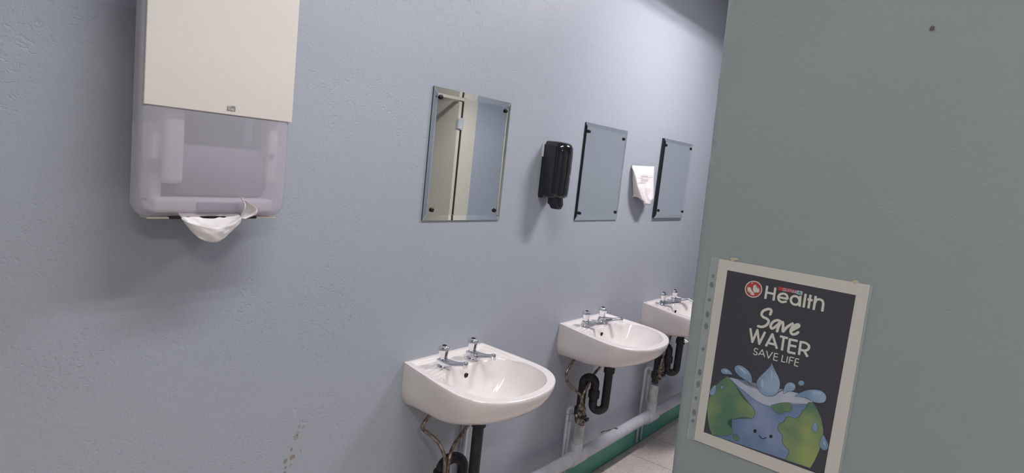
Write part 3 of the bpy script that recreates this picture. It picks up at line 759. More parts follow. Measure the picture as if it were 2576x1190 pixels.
# ---------------------------------------------------------------- poster in a punched pocket
T = json.loads(r'''{"health":[[[77.9,27.0],[77.8,46.8]],[[89.7,27.2],[89.7,46.9]],[[77.9,37.0],[89.8,37.1]],[[95.8,40.2],[109.0,40.2]],[[109.0,40.5],[108.7,39.4],[108.2,37.8],[107.6,36.2],[106.8,35.0],[105.7,34.3],[104.4,33.9],[103.0,33.7],[101.7,33.8],[100.4,34.1],[99.2,34.7],[98.0,35.5],[97.1,36.4],[96.5,37.4],[96.0,38.6],[95.8,39.8],[95.8,41.0],[96.1,42.2],[96.6,43.4],[97.3,44.5],[98.2,45.3],[99.2,45.8],[100.4,46.2],[101.7,46.3],[103.0,46.2],[104.3,45.8],[105.7,45.2],[107.0,44.5],[107.9,44.1]],[[125.3,39.3],[125.3,41.3],[124.7,43.1],[123.6,44.6],[122.1,45.7],[120.3,46.2],[118.4,46.1],[116.6,45.4],[115.1,44.2],[114.0,42.5],[113.4,40.6],[113.5,38.7],[114.0,36.9],[115.2,35.3],[116.7,34.3],[118.5,33.8],[120.3,33.9],[122.1,34.6],[123.6,35.8],[124.7,37.4],[125.3,39.3]],[[125.6,32.0],[126.6,47.6]],[[132.1,27.6],[132.0,47.6]],[[138.6,27.6],[138.6,47.4]],[[135.5,34.8],[142.5,34.9]],[[145.6,27.9],[145.6,48.0]],[[145.8,38.5],[146.0,37.5],[146.3,36.1],[146.7,34.6],[147.3,33.4],[148.0,32.6],[149.0,32.1],[150.0,31.7],[151.0,31.5],[152.0,31.5],[153.1,31.7],[154.1,32.1],[155.0,32.7],[155.6,33.5],[156.1,34.5],[156.5,35.7],[156.8,37.3],[156.9,39.8],[156.9,42.8],[156.9,45.7],[156.8,47.7]]],"save":[[[88.0,68.2],[88.2,67.4],[88.6,66.2],[88.9,64.9],[89.0,63.8],[88.9,62.9],[88.7,62.0],[88.3,61.3],[87.7,60.8],[86.9,60.6],[85.9,60.5],[84.8,60.7],[83.5,61.1],[82.1,61.8],[80.5,62.8],[79.0,63.9],[77.7,65.1],[76.9,66.3],[76.2,67.7],[75.8,69.0],[75.7,70.2],[75.9,71.4],[76.5,72.4],[77.4,73.4],[78.4,74.2],[79.9,74.8],[81.8,75.1],[83.6,75.5],[85.1,76.0],[86.1,76.6],[86.8,77.4],[87.3,78.3],[87.5,79.3],[87.3,80.7],[86.8,82.2],[86.1,83.8],[85.1,85.2],[83.9,86.5],[82.5,87.6],[80.9,88.6],[79.3,89.3],[77.8,89.7],[76.1,89.8],[74.6,89.8],[73.6,89.8]],[[104.4,75.2],[103.6,74.9],[102.5,74.4],[101.2,74.1],[99.9,74.1],[98.5,74.6],[96.9,75.4],[95.4,76.5],[94.2,77.7],[93.1,79.2],[92.2,81.0],[91.5,82.9],[91.1,84.4],[91.2,85.7],[91.6,86.9],[92.2,87.7],[92.9,88.2],[93.8,88.1],[94.7,87.6],[95.8,86.8],[96.9,85.9],[98.0,84.6],[99.2,83.0],[100.3,81.4],[101.4,79.9],[102.3,78.3],[103.3,76.7],[104.0,75.5],[104.4,75.2],[104.2,76.3],[103.7,78.3],[103.0,80.7],[102.4,82.9],[102.1,85.0],[101.7,87.1],[101.5,89.1],[101.3,90.4]],[[107.2,75.2],[107.5,76.3],[107.9,77.8],[108.3,79.6],[108.6,81.4],[108.8,83.5],[108.8,85.9],[109.0,87.9],[109.5,88.7],[110.4,87.7],[111.6,85.5],[113.0,82.8],[114.4,80.6],[116.1,78.7],[117.9,76.9],[119.6,75.3],[120.8,74.2]],[[120.5,84.9],[121.4,84.1],[122.6,82.9],[124.0,81.6],[125.3,80.4],[126.6,79.3],[127.9,78.1],[129.1,77.0],[129.8,76.1],[130.0,75.2],[129.8,74.4],[129.4,73.8],[128.8,73.5],[128.1,73.5],[127.2,73.9],[126.2,74.5],[125.2,75.3],[124.1,76.3],[123.0,77.5],[121.9,78.9],[121.0,80.2],[120.4,81.6],[120.0,83.0],[119.8,84.4],[119.8,85.7],[120.1,86.8],[120.7,87.9],[121.5,88.8],[122.4,89.3],[123.4,89.4],[124.5,89.2],[125.6,88.8],[126.7,88.2],[127.7,87.4],[128.7,86.4],[129.5,85.4],[130.1,84.7]]],"water":[[[62.7,95.5],[68.5,115.4],[73.3,95.8],[78.8,115.6],[84.7,95.6]],[[88.7,116.7],[95.4,96.5],[104.8,116.2]],[[92.1,110.9],[100.5,110.7]],[[106.3,96.7],[117.6,96.8]],[[111.9,97.2],[111.9,116.7]],[[120.6,96.3],[120.7,116.7]],[[120.2,97.7],[131.4,97.3]],[[120.6,106.3],[130.6,105.8]],[[120.3,116.6],[131.0,116.1]],[[135.6,96.2],[135.8,116.8]],[[135.2,97.6],[136.5,97.5],[138.4,97.3],[140.3,97.2],[142.1,97.3],[143.6,97.7],[145.0,98.4],[146.1,99.1],[147.0,100.1],[147.4,101.3],[147.4,102.6],[147.2,104.0],[146.8,105.3],[146.1,106.3],[145.1,107.2],[143.9,107.9],[142.5,108.5],[140.9,108.8],[138.9,108.8],[137.0,108.8],[135.7,108.8]],[[141.6,108.5],[147.5,116.3]]],"life":[[[78.3,124.9],[77.8,124.5],[77.1,124.0],[76.2,123.5],[75.5,123.3],[74.8,123.6],[74.1,124.1],[73.5,124.8],[73.2,125.5],[73.1,126.2],[73.2,127.0],[73.5,127.7],[74.0,128.3],[74.8,128.7],[75.8,128.9],[76.7,129.1],[77.4,129.4],[77.8,130.1],[77.9,130.9],[77.8,131.7],[77.6,132.3],[77.1,132.8],[76.3,133.2],[75.5,133.5],[74.8,133.5],[74.1,133.3],[73.4,132.8],[72.7,132.3],[72.3,131.9]],[[79.9,132.8],[84.5,123.2],[89.5,133.0]],[[81.7,130.3],[87.2,129.8]],[[90.9,123.0],[94.9,133.2],[99.7,122.6]],[[102.7,123.1],[102.3,133.8]],[[102.7,123.4],[107.9,123.2]],[[102.7,128.4],[107.8,128.0]],[[102.3,133.8],[108.3,133.5]],[[114.2,123.1],[113.8,132.9],[118.9,132.6]],[[121.2,123.1],[120.8,132.8]],[[124.5,122.8],[124.2,133.0]],[[124.6,123.2],[130.1,122.8]],[[124.5,127.8],[129.2,127.5]],[[132.5,122.9],[131.9,133.5]],[[132.5,123.2],[137.3,122.9]],[[132.3,128.2],[137.1,127.8]],[[131.9,133.5],[137.3,133.5]]],"spar":[[[106.2,26.3],[105.6,26.2],[104.6,26.0],[103.6,25.9],[102.7,25.9],[102.1,26.1],[101.5,26.3],[101.1,26.7],[100.8,26.9],[100.8,27.2],[101.0,27.5],[101.4,27.7],[101.8,27.9],[102.4,28.0],[103.2,27.9],[104.0,27.9],[104.6,28.0],[105.1,28.2],[105.5,28.4],[105.7,28.8],[105.7,29.0],[105.2,29.3],[104.4,29.6],[103.5,29.8],[102.7,29.9],[102.0,29.9],[101.3,29.8],[100.7,29.7],[100.2,29.7]],[[107.6,29.9],[107.8,26.0]],[[107.8,26.1],[108.5,26.0],[109.5,25.9],[110.5,25.8],[111.3,25.8],[111.7,25.9],[111.9,26.2],[112.0,26.5],[112.0,26.8],[111.9,27.1],[111.6,27.5],[111.1,27.9],[110.6,28.1],[110.0,28.2],[109.1,28.2],[108.3,28.2],[107.7,28.2]],[[112.8,29.8],[114.7,25.8],[117.2,29.9]],[[113.5,28.8],[116.6,28.9]],[[117.7,29.8],[117.7,26.0]],[[117.7,26.1],[118.0,26.1],[118.5,26.1],[119.0,26.1],[119.3,26.3],[119.4,26.6],[119.5,27.0],[119.4,27.4],[119.3,27.7],[118.9,27.9],[118.4,28.0],[118.0,28.0],[117.6,28.0]],[[118.4,28.1],[119.6,29.7]]],"spar_red":[[[93.7,24.8],[119.8,24.9],[119.7,30.2],[94.0,30.4]]],"spar_white":[[[120.1,25.0],[127.7,25.0],[127.8,30.5],[119.9,30.4]]],"spar_tree":[[[123.6,25.4],[126.6,28.9],[121.6,29.0]]],"ring":[[[71.5,33.6],[71.5,37.6],[70.2,41.5],[67.8,44.9],[64.5,47.5],[60.7,48.9],[56.6,49.2],[52.7,48.2],[49.5,46.0],[47.1,42.8],[45.9,38.9],[46.0,34.9],[47.3,30.9],[49.7,27.5],[53.1,25.0],[57.0,23.6],[61.0,23.4],[64.8,24.5],[68.0,26.7],[70.3,29.8]]],"red":[[[70.1,33.9],[70.1,37.5],[68.9,40.9],[66.8,43.9],[63.9,46.2],[60.4,47.5],[56.8,47.7],[53.4,46.8],[50.5,44.9],[48.4,42.0],[47.3,38.7],[47.4,35.0],[48.6,31.5],[50.7,28.5],[53.7,26.2],[57.2,25.0],[60.8,24.8],[64.2,25.8],[67.0,27.7],[69.1,30.5]]],"cross":[[[57.8,34.6],[58.1,30.5],[60.8,28.6],[62.5,33.2],[67.5,34.4],[67.7,39.2],[62.8,39.7],[61.0,41.5],[58.3,38.1]],[[49.5,34.6],[54.2,34.5],[56.0,37.9],[59.7,41.4],[61.5,44.8],[56.4,45.6],[55.5,41.7],[50.1,40.5]],[[56.5,27.5],[56.4,28.2],[55.9,28.6],[55.3,28.8],[54.7,28.5],[54.5,27.9],[54.6,27.3],[55.0,26.8],[55.7,26.7],[56.2,26.9]]],"sea":[[[28.8,277.7],[22.2,267.7],[17.6,253.3],[15.1,238.1],[15.7,221.9],[17.9,210.0],[22.7,198.9],[29.8,188.0],[38.8,178.2],[51.0,185.3],[68.7,192.9],[82.8,199.0],[94.8,201.8],[107.7,202.0],[134.7,187.8],[155.4,183.0],[163.9,178.7],[170.1,185.3],[177.6,197.0],[182.8,212.4],[184.3,227.6],[182.0,244.3],[178.1,261.8],[174.2,273.3]]],"foam":[[[41.4,179.9],[43.1,178.8],[47.3,178.2],[51.5,178.0],[55.0,178.5],[58.6,179.5],[62.4,180.5],[66.4,181.8],[70.6,183.1],[74.8,184.0],[78.7,183.9],[82.5,183.5],[86.4,183.7],[90.5,185.4],[94.7,187.7],[98.7,189.2],[102.6,189.3],[106.4,188.6],[109.8,187.1],[112.7,184.4],[115.2,180.9],[117.5,177.9],[119.3,175.8],[121.0,174.3],[123.0,173.2],[125.8,172.6],[129.0,172.4],[132.5,172.3],[136.4,172.1],[140.6,172.0],[144.5,172.1],[147.9,172.5],[151.0,173.2],[154.1,174.1],[158.0,175.2],[161.9,176.5],[163.8,178.1],[162.9,180.0],[159.9,182.1],[155.6,184.1],[149.4,185.8],[141.8,187.4],[134.9,189.2],[129.7,191.3],[125.2,193.7],[120.8,196.1],[116.4,198.8],[112.2,201.5],[107.9,203.5],[103.6,204.1],[99.3,203.8],[95.0,203.3],[91.0,202.7],[87.2,201.8],[83.0,200.4],[78.5,198.4],[73.7,196.0],[68.8,193.6],[63.4,191.3],[57.8,189.0],[52.7,186.6],[47.8,184.2],[43.4,181.8]]],"land":[[[38.8,178.2],[41.2,179.5],[44.5,181.3],[47.7,183.3],[50.2,185.1],[52.6,186.9],[54.6,188.9],[55.9,190.8],[56.8,192.8],[58.5,195.3],[61.5,198.7],[65.1,202.5],[69.0,205.8],[73.4,208.2],[78.0,210.2],[81.8,212.3],[84.5,214.6],[86.5,217.0],[87.7,219.5],[88.0,222.2],[87.7,225.0],[86.9,227.4],[86.2,229.0],[85.1,230.1],[83.1,231.0],[79.2,231.7],[74.4,232.3],[70.0,233.3],[67.0,235.4],[64.5,237.9],[62.0,240.0],[58.9,241.0],[55.7,241.5],[53.1,242.4],[51.3,244.1],[49.9,246.3],[49.4,248.4],[49.8,250.2],[50.9,252.0],[52.5,253.6],[54.7,255.0],[57.3,256.2],[59.1,257.5],[59.8,259.0],[59.6,260.5],[59.1,262.2],[58.3,263.9],[57.1,265.7],[55.2,267.6],[52.3,269.6],[48.7,271.6],[45.2,273.3],[42.1,274.5],[39.0,275.2],[36.2,275.9],[33.3,276.6],[30.6,277.3],[28.8,277.7],[22.2,267.7],[17.6,253.3],[15.1,238.1],[15.7,221.9],[17.9,210.0],[22.7,198.9],[29.8,188.0]],[[109.0,201.6],[110.2,200.5],[112.1,199.5],[114.2,198.3],[116.5,196.8],[119.1,195.1],[121.8,193.5],[124.9,192.1],[128.2,190.8],[131.0,190.0],[133.2,189.7],[134.9,189.8],[136.3,190.9],[137.2,193.8],[137.7,197.7],[137.3,200.9],[135.6,202.3],[132.9,203.0],[130.3,204.0],[127.8,206.1],[125.2,208.4],[122.9,210.0],[120.9,210.4],[119.1,210.0],[117.2,209.3],[114.8,208.3],[112.3,207.0],[110.3,205.6],[109.3,204.3],[108.8,202.9]],[[163.9,178.7],[162.2,179.3],[159.7,180.2],[157.8,181.5],[157.2,183.5],[157.2,186.0],[156.8,188.3],[155.5,190.3],[153.9,192.1],[152.4,194.2],[151.7,196.8],[151.2,199.6],[150.3,202.2],[148.8,204.9],[146.9,207.5],[144.6,209.4],[141.6,209.9],[138.1,209.6],[135.2,209.7],[133.5,210.5],[132.5,211.7],[131.6,213.2],[131.0,215.2],[130.6,217.6],[129.8,219.8],[128.1,221.5],[126.0,223.0],[124.3,224.7],[123.5,226.8],[123.1,229.0],[123.2,231.1],[123.7,232.9],[124.7,234.5],[126.0,236.1],[127.5,237.3],[129.3,238.5],[130.7,240.3],[131.3,243.4],[131.5,247.0],[132.2,250.2],[133.8,252.4],[135.8,254.1],[137.8,255.6],[139.8,256.9],[141.9,258.0],[143.2,259.4],[143.3,261.3],[142.7,263.5],[142.0,265.8],[141.3,268.9],[140.5,272.2],[139.9,274.5],[174.2,273.3],[178.1,261.8],[182.0,244.3],[184.3,227.6],[182.8,212.4],[177.6,197.0],[170.1,185.3]],[[60.9,264.7],[62.3,263.8],[64.3,263.4],[66.1,263.5],[67.9,264.4],[69.5,265.8],[70.4,267.4],[70.2,269.1],[69.3,270.8],[68.1,272.2],[66.7,272.9],[65.1,273.2],[63.7,273.1],[62.5,272.2],[61.5,270.9],[60.9,269.4],[60.5,267.8],[60.4,266.0]],[[54.2,276.3],[54.9,275.7],[56.4,275.0],[57.8,274.6],[59.1,274.9],[60.3,275.5],[60.8,276.0],[60.1,276.5],[58.7,276.8],[57.4,277.0],[56.0,276.9],[54.7,276.7]]],"drop":[[[46.2,173.1],[45.4,171.6],[43.2,169.7],[40.9,168.2],[38.8,167.3],[36.6,166.8],[34.5,166.7],[32.3,167.3],[30.2,168.3],[28.7,169.5],[27.9,170.8],[27.7,172.3],[28.0,173.6],[28.9,174.8],[30.3,175.8],[32.0,176.3],[34.0,176.1],[36.4,175.5],[38.8,174.8],[41.7,174.4],[44.7,173.9]],[[77.3,180.9],[77.1,177.7],[76.5,172.8],[75.5,168.5],[74.1,165.6],[72.2,163.2],[70.0,161.1],[67.0,159.1],[63.6,157.4],[60.4,156.3],[57.6,155.7],[55.1,155.6],[52.9,156.2],[50.9,157.5],[49.2,159.3],[48.3,161.4],[48.4,163.6],[49.4,166.1],[50.8,168.3],[52.8,170.1],[55.4,171.7],[58.3,173.0],[61.8,174.1],[65.8,174.9],[69.2,175.8],[71.8,177.0],[73.9,178.2],[75.5,179.2],[76.6,180.4],[77.1,181.5]],[[100.9,139.2],[102.3,140.8],[104.0,143.9],[106.1,147.3],[108.7,150.8],[111.6,154.5],[113.9,158.3],[115.5,161.9],[116.5,165.5],[116.9,169.2],[116.8,173.0],[116.2,176.8],[115.0,180.2],[113.3,183.0],[111.0,185.4],[108.4,187.3],[105.4,188.7],[102.1,189.7],[98.8,189.9],[95.6,189.3],[92.5,188.0],[89.7,186.1],[87.2,183.3],[85.2,180.0],[83.9,176.6],[83.6,173.5],[84.2,170.5],[85.4,167.0],[87.8,162.8],[90.8,158.2],[93.6,154.0],[95.8,150.3],[97.8,146.9],[99.3,144.1],[100.0,141.6],[100.3,139.7]],[[123.3,179.0],[122.8,177.0],[122.9,173.5],[123.3,170.1],[123.7,167.4],[124.5,164.9],[125.6,162.8],[127.2,161.1],[129.2,159.8],[131.2,159.1],[133.2,159.1],[135.3,159.8],[136.8,160.7],[137.7,162.0],[138.2,163.7],[138.2,165.4],[137.8,167.2],[136.9,169.0],[135.6,170.6],[133.5,171.8],[131.0,172.8],[128.6,174.0],[126.5,176.1],[124.6,178.3]],[[148.9,154.8],[148.8,156.3],[148.1,157.8],[146.9,159.0],[145.4,159.8],[143.8,160.0],[142.3,159.6],[141.3,158.6],[140.8,157.3],[140.9,155.8],[141.6,154.3],[142.8,153.1],[144.3,152.3],[145.9,152.1],[147.3,152.5],[148.4,153.4]],[[139.3,177.5],[140.6,175.4],[143.6,172.2],[146.8,169.2],[149.7,166.7],[153.0,164.4],[156.3,162.5],[160.1,160.9],[164.0,159.7],[167.5,158.9],[170.5,158.8],[173.1,159.2],[175.3,160.0],[177.2,161.3],[178.7,163.0],[179.6,165.0],[180.0,167.4],[179.8,170.0],[179.0,172.3],[177.8,173.9],[176.0,175.1],[173.9,176.1],[171.2,177.0],[168.2,177.5],[165.1,177.6],[161.9,177.0],[158.7,175.8],[155.6,175.0],[152.4,175.0],[149.3,175.4],[146.4,175.9],[143.3,176.7],[140.5,177.6]],[[171.0,204.4],[172.3,205.6],[173.8,208.3],[174.9,210.9],[175.5,213.2],[175.7,215.4],[175.4,217.2],[174.6,218.6],[173.3,219.6],[171.9,219.9],[170.6,219.5],[169.2,218.4],[168.3,216.9],[168.0,215.2],[168.2,213.1],[168.7,211.0],[169.2,208.4],[170.0,205.7]],[[183.4,219.3],[184.7,220.2],[186.4,222.4],[188.0,224.7],[189.5,226.8],[190.9,229.0],[191.9,231.2],[192.3,233.4],[192.3,235.7],[191.8,237.6],[190.7,239.3],[189.0,240.6],[187.3,241.1],[185.3,240.7],[183.3,239.5],[181.7,237.9],[180.9,236.1],[180.7,234.0],[180.8,231.8],[181.2,229.7],[181.8,227.5],[182.4,225.4],[182.7,222.9],[182.8,220.5]],[[23.3,197.5],[21.9,197.7],[20.1,199.5],[18.4,201.9],[16.9,204.7],[15.6,208.1],[14.9,210.9],[15.1,213.0],[15.9,214.5],[17.1,215.3],[18.8,215.2],[20.7,214.3],[22.4,213.0],[23.4,211.4],[24.0,209.5],[24.4,207.1],[24.4,203.6],[24.1,199.8]],[[35.5,196.9],[35.4,198.0],[34.9,199.1],[34.1,199.8],[33.1,200.1],[32.1,200.0],[31.4,199.3],[31.0,198.3],[31.1,197.2],[31.6,196.2],[32.4,195.4],[33.4,195.1],[34.3,195.3],[35.1,196.0]]],"glint":[[[53.3,159.1],[54.5,158.6],[56.8,158.5],[59.3,158.9],[61.7,160.3],[64.3,162.2],[65.9,163.8],[66.3,164.9],[65.9,165.6],[64.7,165.7],[62.7,165.0],[59.9,163.8],[57.5,162.5],[55.5,161.3],[53.8,160.0]],[[90.0,168.6],[90.9,167.8],[92.2,168.0],[93.2,169.1],[93.7,171.8],[93.7,175.5],[93.5,178.1],[92.8,178.8],[91.8,178.6],[91.0,177.4],[90.4,174.7],[90.0,171.1]],[[101.3,148.7],[101.9,148.8],[102.8,150.2],[103.6,152.5],[104.2,156.5],[104.6,161.3],[104.7,164.1],[104.1,163.3],[103.1,160.4],[102.3,157.4],[101.8,154.2],[101.4,150.7]],[[161.8,164.3],[163.3,163.3],[166.4,162.0],[169.1,161.3],[171.3,161.6],[173.2,162.5],[173.9,163.3],[172.8,163.8],[170.6,164.1],[168.3,164.4],[165.7,164.6],[163.0,164.6]],[[32.7,169.9],[33.6,169.5],[35.1,169.3],[36.4,169.2],[37.4,169.7],[38.1,170.3],[38.2,170.9],[37.3,171.2],[35.7,171.4],[34.4,171.4],[33.5,171.0],[32.8,170.4]],[[129.6,162.0],[130.5,161.7],[132.2,161.6],[133.6,161.7],[134.5,162.4],[135.2,163.4],[135.3,164.1],[134.5,164.2],[133.1,164.1],[131.9,163.7],[130.8,163.2],[129.8,162.5]],[[185.2,227.2],[185.8,227.7],[186.8,229.2],[187.6,230.6],[188.3,232.1],[188.9,233.5],[189.1,234.4],[188.5,234.3],[187.5,233.6],[186.6,232.5],[186.0,230.6],[185.4,228.5]]],"eye":[[[94.2,247.0],[94.1,248.2],[93.6,249.4],[92.7,250.2],[91.7,250.6],[90.6,250.4],[89.8,249.8],[89.4,248.7],[89.5,247.5],[90.0,246.3],[90.9,245.5],[92.0,245.1],[93.0,245.3],[93.8,245.9]],[[117.7,246.6],[117.7,247.8],[117.2,249.0],[116.3,249.8],[115.3,250.2],[114.3,250.0],[113.6,249.4],[113.2,248.3],[113.2,247.1],[113.7,246.0],[114.6,245.2],[115.6,244.8],[116.6,245.0],[117.3,245.6]]],"smile":[[[99.0,252.5],[99.5,253.0],[100.2,253.7],[101.0,254.4],[101.8,254.9],[102.7,255.1],[103.6,255.2],[104.5,255.2],[105.4,254.9],[106.4,254.2],[107.4,253.3],[108.3,252.4],[109.0,251.7]]],"strip":[[[-13.2,-1.1],[0.2,-1.3],[0.6,296.8],[-12.2,298.1]]],"hole":[[[-3.4,28.5],[-3.5,29.7],[-4.0,30.7],[-4.9,31.4],[-6.0,31.6],[-7.0,31.3],[-7.8,30.5],[-8.2,29.4],[-8.1,28.2],[-7.6,27.2],[-6.7,26.5],[-5.7,26.3],[-4.6,26.6],[-3.8,27.4]],[[-3.3,41.9],[-3.4,43.9],[-4.0,45.6],[-5.0,46.7],[-6.4,47.0],[-7.7,46.4],[-8.7,45.0],[-9.3,43.2],[-9.3,41.2],[-8.7,39.5],[-7.6,38.4],[-6.3,38.2],[-5.0,38.8],[-3.9,40.1]],[[-3.8,66.4],[-3.9,67.6],[-4.4,68.6],[-5.3,69.4],[-6.4,69.6],[-7.4,69.3],[-8.2,68.5],[-8.6,67.4],[-8.5,66.2],[-8.0,65.2],[-7.1,64.5],[-6.1,64.2],[-5.0,64.5],[-4.2,65.3]],[[-3.2,89.8],[-3.2,92.1],[-3.8,94.0],[-4.9,95.2],[-6.2,95.6],[-7.5,94.9],[-8.6,93.3],[-9.2,91.2],[-9.2,89.0],[-8.7,87.1],[-7.6,85.8],[-6.3,85.5],[-4.9,86.2],[-3.8,87.7]],[[-2.7,108.8],[-2.7,110.9],[-3.3,112.8],[-4.3,114.0],[-5.7,114.3],[-7.0,113.7],[-8.1,112.3],[-8.7,110.3],[-8.7,108.2],[-8.1,106.3],[-7.0,105.1],[-5.7,104.8],[-4.3,105.4],[-3.3,106.8]],[[-2.9,146.1],[-3.0,147.4],[-3.5,148.5],[-4.4,149.2],[-5.5,149.5],[-6.5,149.3],[-7.3,148.6],[-7.8,147.5],[-7.7,146.2],[-7.1,145.1],[-6.2,144.4],[-5.2,144.1],[-4.1,144.3],[-3.3,145.1]],[[-2.5,183.9],[-2.5,186.2],[-3.1,188.2],[-4.2,189.6],[-5.5,190.0],[-6.9,189.4],[-8.0,187.9],[-8.6,185.7],[-8.6,183.5],[-8.0,181.4],[-6.9,180.1],[-5.6,179.7],[-4.2,180.3],[-3.1,181.8]],[[-2.2,203.7],[-2.2,206.0],[-2.8,208.0],[-3.9,209.4],[-5.2,209.8],[-6.6,209.2],[-7.7,207.7],[-8.3,205.6],[-8.3,203.3],[-7.7,201.3],[-6.6,199.9],[-5.3,199.5],[-3.9,200.1],[-2.8,201.6]],[[-3.3,227.4],[-3.3,228.6],[-3.9,229.8],[-4.8,230.6],[-5.9,231.0],[-6.9,230.8],[-7.7,230.1],[-8.1,229.0],[-8.1,227.7],[-7.5,226.6],[-6.6,225.7],[-5.5,225.4],[-4.5,225.6],[-3.7,226.3]],[[-2.4,251.2],[-2.4,253.4],[-3.0,255.4],[-4.1,256.7],[-5.5,257.2],[-6.8,256.7],[-7.9,255.3],[-8.5,253.3],[-8.5,251.1],[-7.9,249.2],[-6.8,247.8],[-5.4,247.4],[-4.1,247.9],[-3.0,249.3]],[[-3.0,265.3],[-3.1,266.5],[-3.7,267.7],[-4.7,268.7],[-5.9,269.1],[-7.1,269.0],[-8.0,268.3],[-8.5,267.2],[-8.4,265.9],[-7.7,264.7],[-6.7,263.8],[-5.5,263.4],[-4.3,263.5],[-3.4,264.2]]],"tape":[[[16.6,-3.0],[18.7,-5.1],[27.9,-6.2],[30.1,-3.1],[20.1,0.5]],[[187.2,-1.4],[189.1,-3.9],[194.8,-4.5],[197.6,-1.2],[189.9,1.2]]],"rmargin":[[[208.7,-1.4],[211.5,-0.1],[213.3,264.7],[210.2,266.0]]],"sheen":[]}''')
def pm(name, col, rough=0.28): return mat(name, col, rough, coat=0.25)
M_pp = pm('poster paper', (0.60, 0.57, 0.54)); M_pk = pm('poster charcoal print', (0.052, 0.050, 0.062), 0.35)
M_let = pm('poster pale lettering', (0.62, 0.62, 0.56)); M_red = pm('poster red print', (0.42, 0.055, 0.060))
M_ol = pm('poster dark outline', (0.07, 0.10, 0.14)); M_eye = pm('poster black ink', (0.02, 0.02, 0.03))
M_tree = pm('poster green print', (0.08, 0.26, 0.20)); M_glint = pm('poster pale blue print', (0.38, 0.47, 0.60))
M_foam = mottle(pm('poster foam print', (0.4, 0.45, 0.55)), (0.33, 0.38, 0.52), (0.47, 0.49, 0.58), 18, 3)
M_sea = mottle(pm('poster sea print', (0.15, 0.22, 0.38)), (0.120, 0.190, 0.330), (0.235, 0.290, 0.450), 14, 3, 0.38, 0.62)
M_land = mottle(pm('poster land print', (0.2, 0.3, 0.1)), (0.090, 0.185, 0.120), (0.290, 0.350, 0.130), 14, 3, 0.40, 0.66)
M_drop = mottle(pm('poster drop print', (0.2, 0.3, 0.45)), (0.120, 0.215, 0.350), (0.290, 0.390, 0.530), 30, 2, 0.35, 0.65)
post = thing('poster', 'black save water poster with a smiling globe, in a punched plastic pocket', 'poster', tuple(PTL))
def pp(u, v, h):     # millimetres on the sheet -> metres; h = lift off the wall
    return PE1*(u/1000) + PE2*(v/1000) - PN*(h/1000)
def area(uv): return 0.5*sum(uv[i][0]*uv[(i+1) % len(uv)][1] - uv[(i+1) % len(uv)][0]*uv[i][1] for i in range(len(uv)))
def flat(name, polys, h, mt, parent=post, th=0.0):
    b = bmesh.new()
    for uv in polys:
        if area(uv) < 0: uv = uv[::-1]
        f = b.faces.new([b.verts.new(pp(u, v, h)) for u, v in uv])
        if th:
            r = bmesh.ops.extrude_face_region(b, geom=[f]); 
            for g in r['geom']:
                if isinstance(g, bmesh.types.BMVert): g.co += PN*(th/1000)
    bmesh.ops.triangulate(b, faces=b.faces[:])
    return obj(name, b, mt, parent)
def strokes(name, lines, wmm, h, mt, parent=post, roundcap=False, closed=False):
    b = bmesh.new(); hh = h
    for ln in lines:
        ln = list(ln) + ([ln[0]] if closed else [])
        ww = wmm/2
        for i, (p, q) in enumerate(zip(ln, ln[1:])):
            dx, dy = q[0]-p[0], q[1]-p[1]; L = math.hypot(dx, dy)
            if L < 1e-6: continue
            nx, ny = -dy/L*ww, dx/L*ww
            b.faces.new([b.verts.new(pp(*c, hh)) for c in ((p[0]-nx, p[1]-ny), (q[0]-nx, q[1]-ny), (q[0]+nx, q[1]+ny), (p[0]+nx, p[1]+ny))])
            hh += 0.0004
        for i, p in enumerate(ln):
            if (0 < i < len(ln)-1) or roundcap or closed:
                b.faces.new([b.verts.new(pp(p[0]+ww*math.cos(2*PI*k/14), p[1]+ww*math.sin(2*PI*k/14), hh)) for k in range(14)]); hh += 0.0004
    return obj(name, b, mt, parent)
bm_ = flat('paper_sheet', [[(0, 0), (210, -1), (210, 297), (0.8, 296)]], 0.75, M_pp, th=0.5)
flat('printed_panel', [[(15.6, 15.2), (195.2, 16.0), (192.8, 277.5), (14.4, 277.8)]], 0.80, M_pk)
g = flat('globe_sea', T['sea'], 0.85, M_sea)
strokes('globe_outline', T['sea'], 0.7, 0.87, M_ol, g, closed=True)
flat('foam', T['foam'], 0.93, M_foam, g)
strokes('foam_outline', T['foam'], 0.35, 0.95, M_ol, g, closed=True)
for l_ in T['land']:
    ld = flat('land', [l_], 1.00, M_land, g)
    strokes('land_outline', [l_], 0.6, 1.03, M_ol, g, closed=True)
for d_ in T['drop']:
    dd = flat('water_drop', [d_], 1.20, M_drop)
    strokes('drop_outline', [d_], 0.4, 1.22, M_ol, dd, closed=True)
for gl in T['glint']: flat('drop_glint', [gl], 1.27, M_glint)
for ey in T['eye']: flat('face_eye', [ey], 1.10, M_eye)
strokes('face_smile', T['smile'], 1.1, 1.10, M_eye, post, True)
lg = flat('logo_ring', T['ring'], 0.86, M_let); flat('logo_disc', T['red'], 0.90, M_red, lg); flat('logo_cross', T['cross'], 0.94, M_let, lg)
sp_ = flat('store_badge', T['spar_red'], 1.02, M_red); strokes('badge_lettering', T['spar'], 0.75, 1.05, M_glint, sp_)
flat('badge_square', T['spar_white'], 1.04, M_glint, sp_); flat('badge_tree', T['spar_tree'], 1.08, M_tree, sp_)
strokes('health_lettering', T['health'], 3.3, 0.90, M_let)
strokes('save_lettering', T['save'], 3.8, 0.90, M_let, roundcap=True)
strokes('water_lettering', T['water'], 3.4, 0.90, M_let)
strokes('save_life_lettering', T['life'], 1.45, 0.90, M_let)
st = flat('punched_strip', T['strip'], 0.45, M_film, th=0.2)
M_hole = mat('shaded hole', (0.16, 0.19, 0.20), 0.6)
for hpts in T['hole']: flat('punch_hole', [hpts], 0.50, M_hole, st)
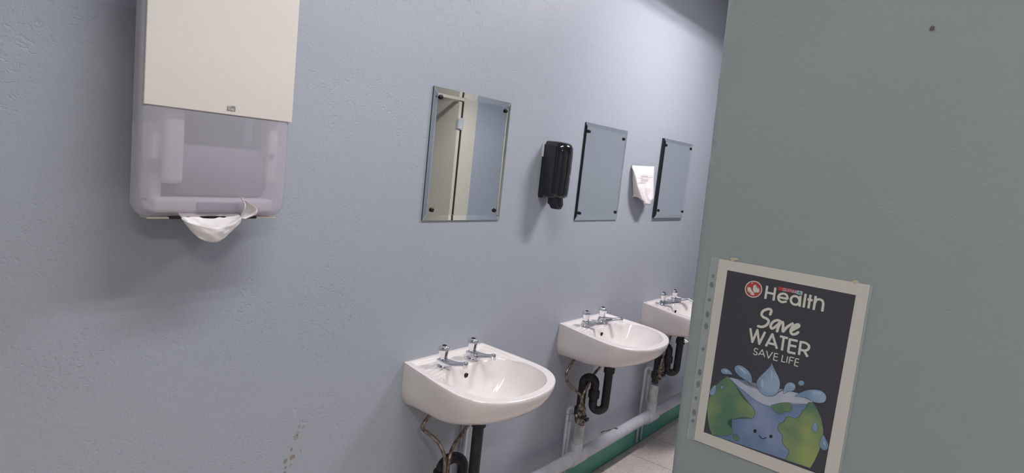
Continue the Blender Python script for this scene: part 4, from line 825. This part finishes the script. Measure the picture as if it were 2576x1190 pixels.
M_tape = mat('yellowed tape', (0.50, 0.46, 0.33), 0.35)
for tp in T['tape']: flat('tape_tab', [tp], 0.9, M_tape)
flat('pocket_edge', [[(209.9, -1), (213, -0.5), (212.6, 297.5), (209.9, 297)]], 0.60, M_film, th=0.3)

# small dark nick high on the partition
def onpart(px, py):
    d = f_ + r_*((px-1288)/FPX) - u_*((py-595)/FPX); o_ = cam.matrix_world.translation
    tt = (PTL - o_).dot(PN) / d.dot(PN); return o_ + d*tt
c = onpart(2345, 71)
b = bmesh.new(); b.faces.new([b.verts.new(c - PN*0.0004 + PD*(0.0026*math.cos(2*PI*k/10)*(1+.3*math.sin(k*2.3))) + Vector((0, 0, 0.0030*math.sin(2*PI*k/10)))) for k in range(10)])
obj('wall_nick', b, M_nick, wr)

# ---------------------------------------------------------------- ceiling light boxes, the last one for the added fill
for i, (x, y, ln, pw, col) in enumerate(LAMPS + FILL_LAMPS):
    lb = ['twin tube ceiling light over the middle and far basins', 'twin tube ceiling light over the nearest basin', 'short added fill light, unseen behind the camera'][i]
    t = thing('ceiling_light', lb, 'ceiling light', (x, y, LAMP_Z))
    hl, hw, H = ln/2 + 0.02, 0.15, CEIL - LAMP_Z
    b = bmesh.new()
    if i == 1:      # shallow open batten, tubes hanging just below its tray
        box(b, -hl, hl, -0.09, 0.09, 0.045, H); obj('tray', b, M_lamp, t)
        for dy in (-0.045, 0.045):
            b = bmesh.new(); tube(b, [(-hl+.03, dy, 0.018), (hl-.03, dy, 0.018)], 0.0100, 12); obj('tube', b, M_lamp, t, smooth=True)
        for ex in (-hl, hl - .03):
            b = bmesh.new(); box(b, ex, ex + .03, -.07, .07, .004, .045); obj('end_cap', b, M_lamp, t)
        continue
    box(b, -hl-.02, hl+.02, -hw-.012, -hw, 0, H); box(b, -hl-.02, hl+.02, hw, hw+.012, 0, H)
    box(b, -hl-.02, -hl, -hw, hw, 0, H); box(b, hl, hl+.02, -hw, hw, 0, H); box(b, -hl, hl, -hw, hw, 0.100, H)
    obj('housing', b, M_lamp, t)
    for dy in ((-0.060, -0.022) if i == 0 else (-0.045, 0.045)):
        b = bmesh.new(); tube(b, [(-hl+.01, dy, 0.090), (hl-.01, dy, 0.090)], 0.0100, 12); obj('tube', b, M_lamp, t, smooth=True)
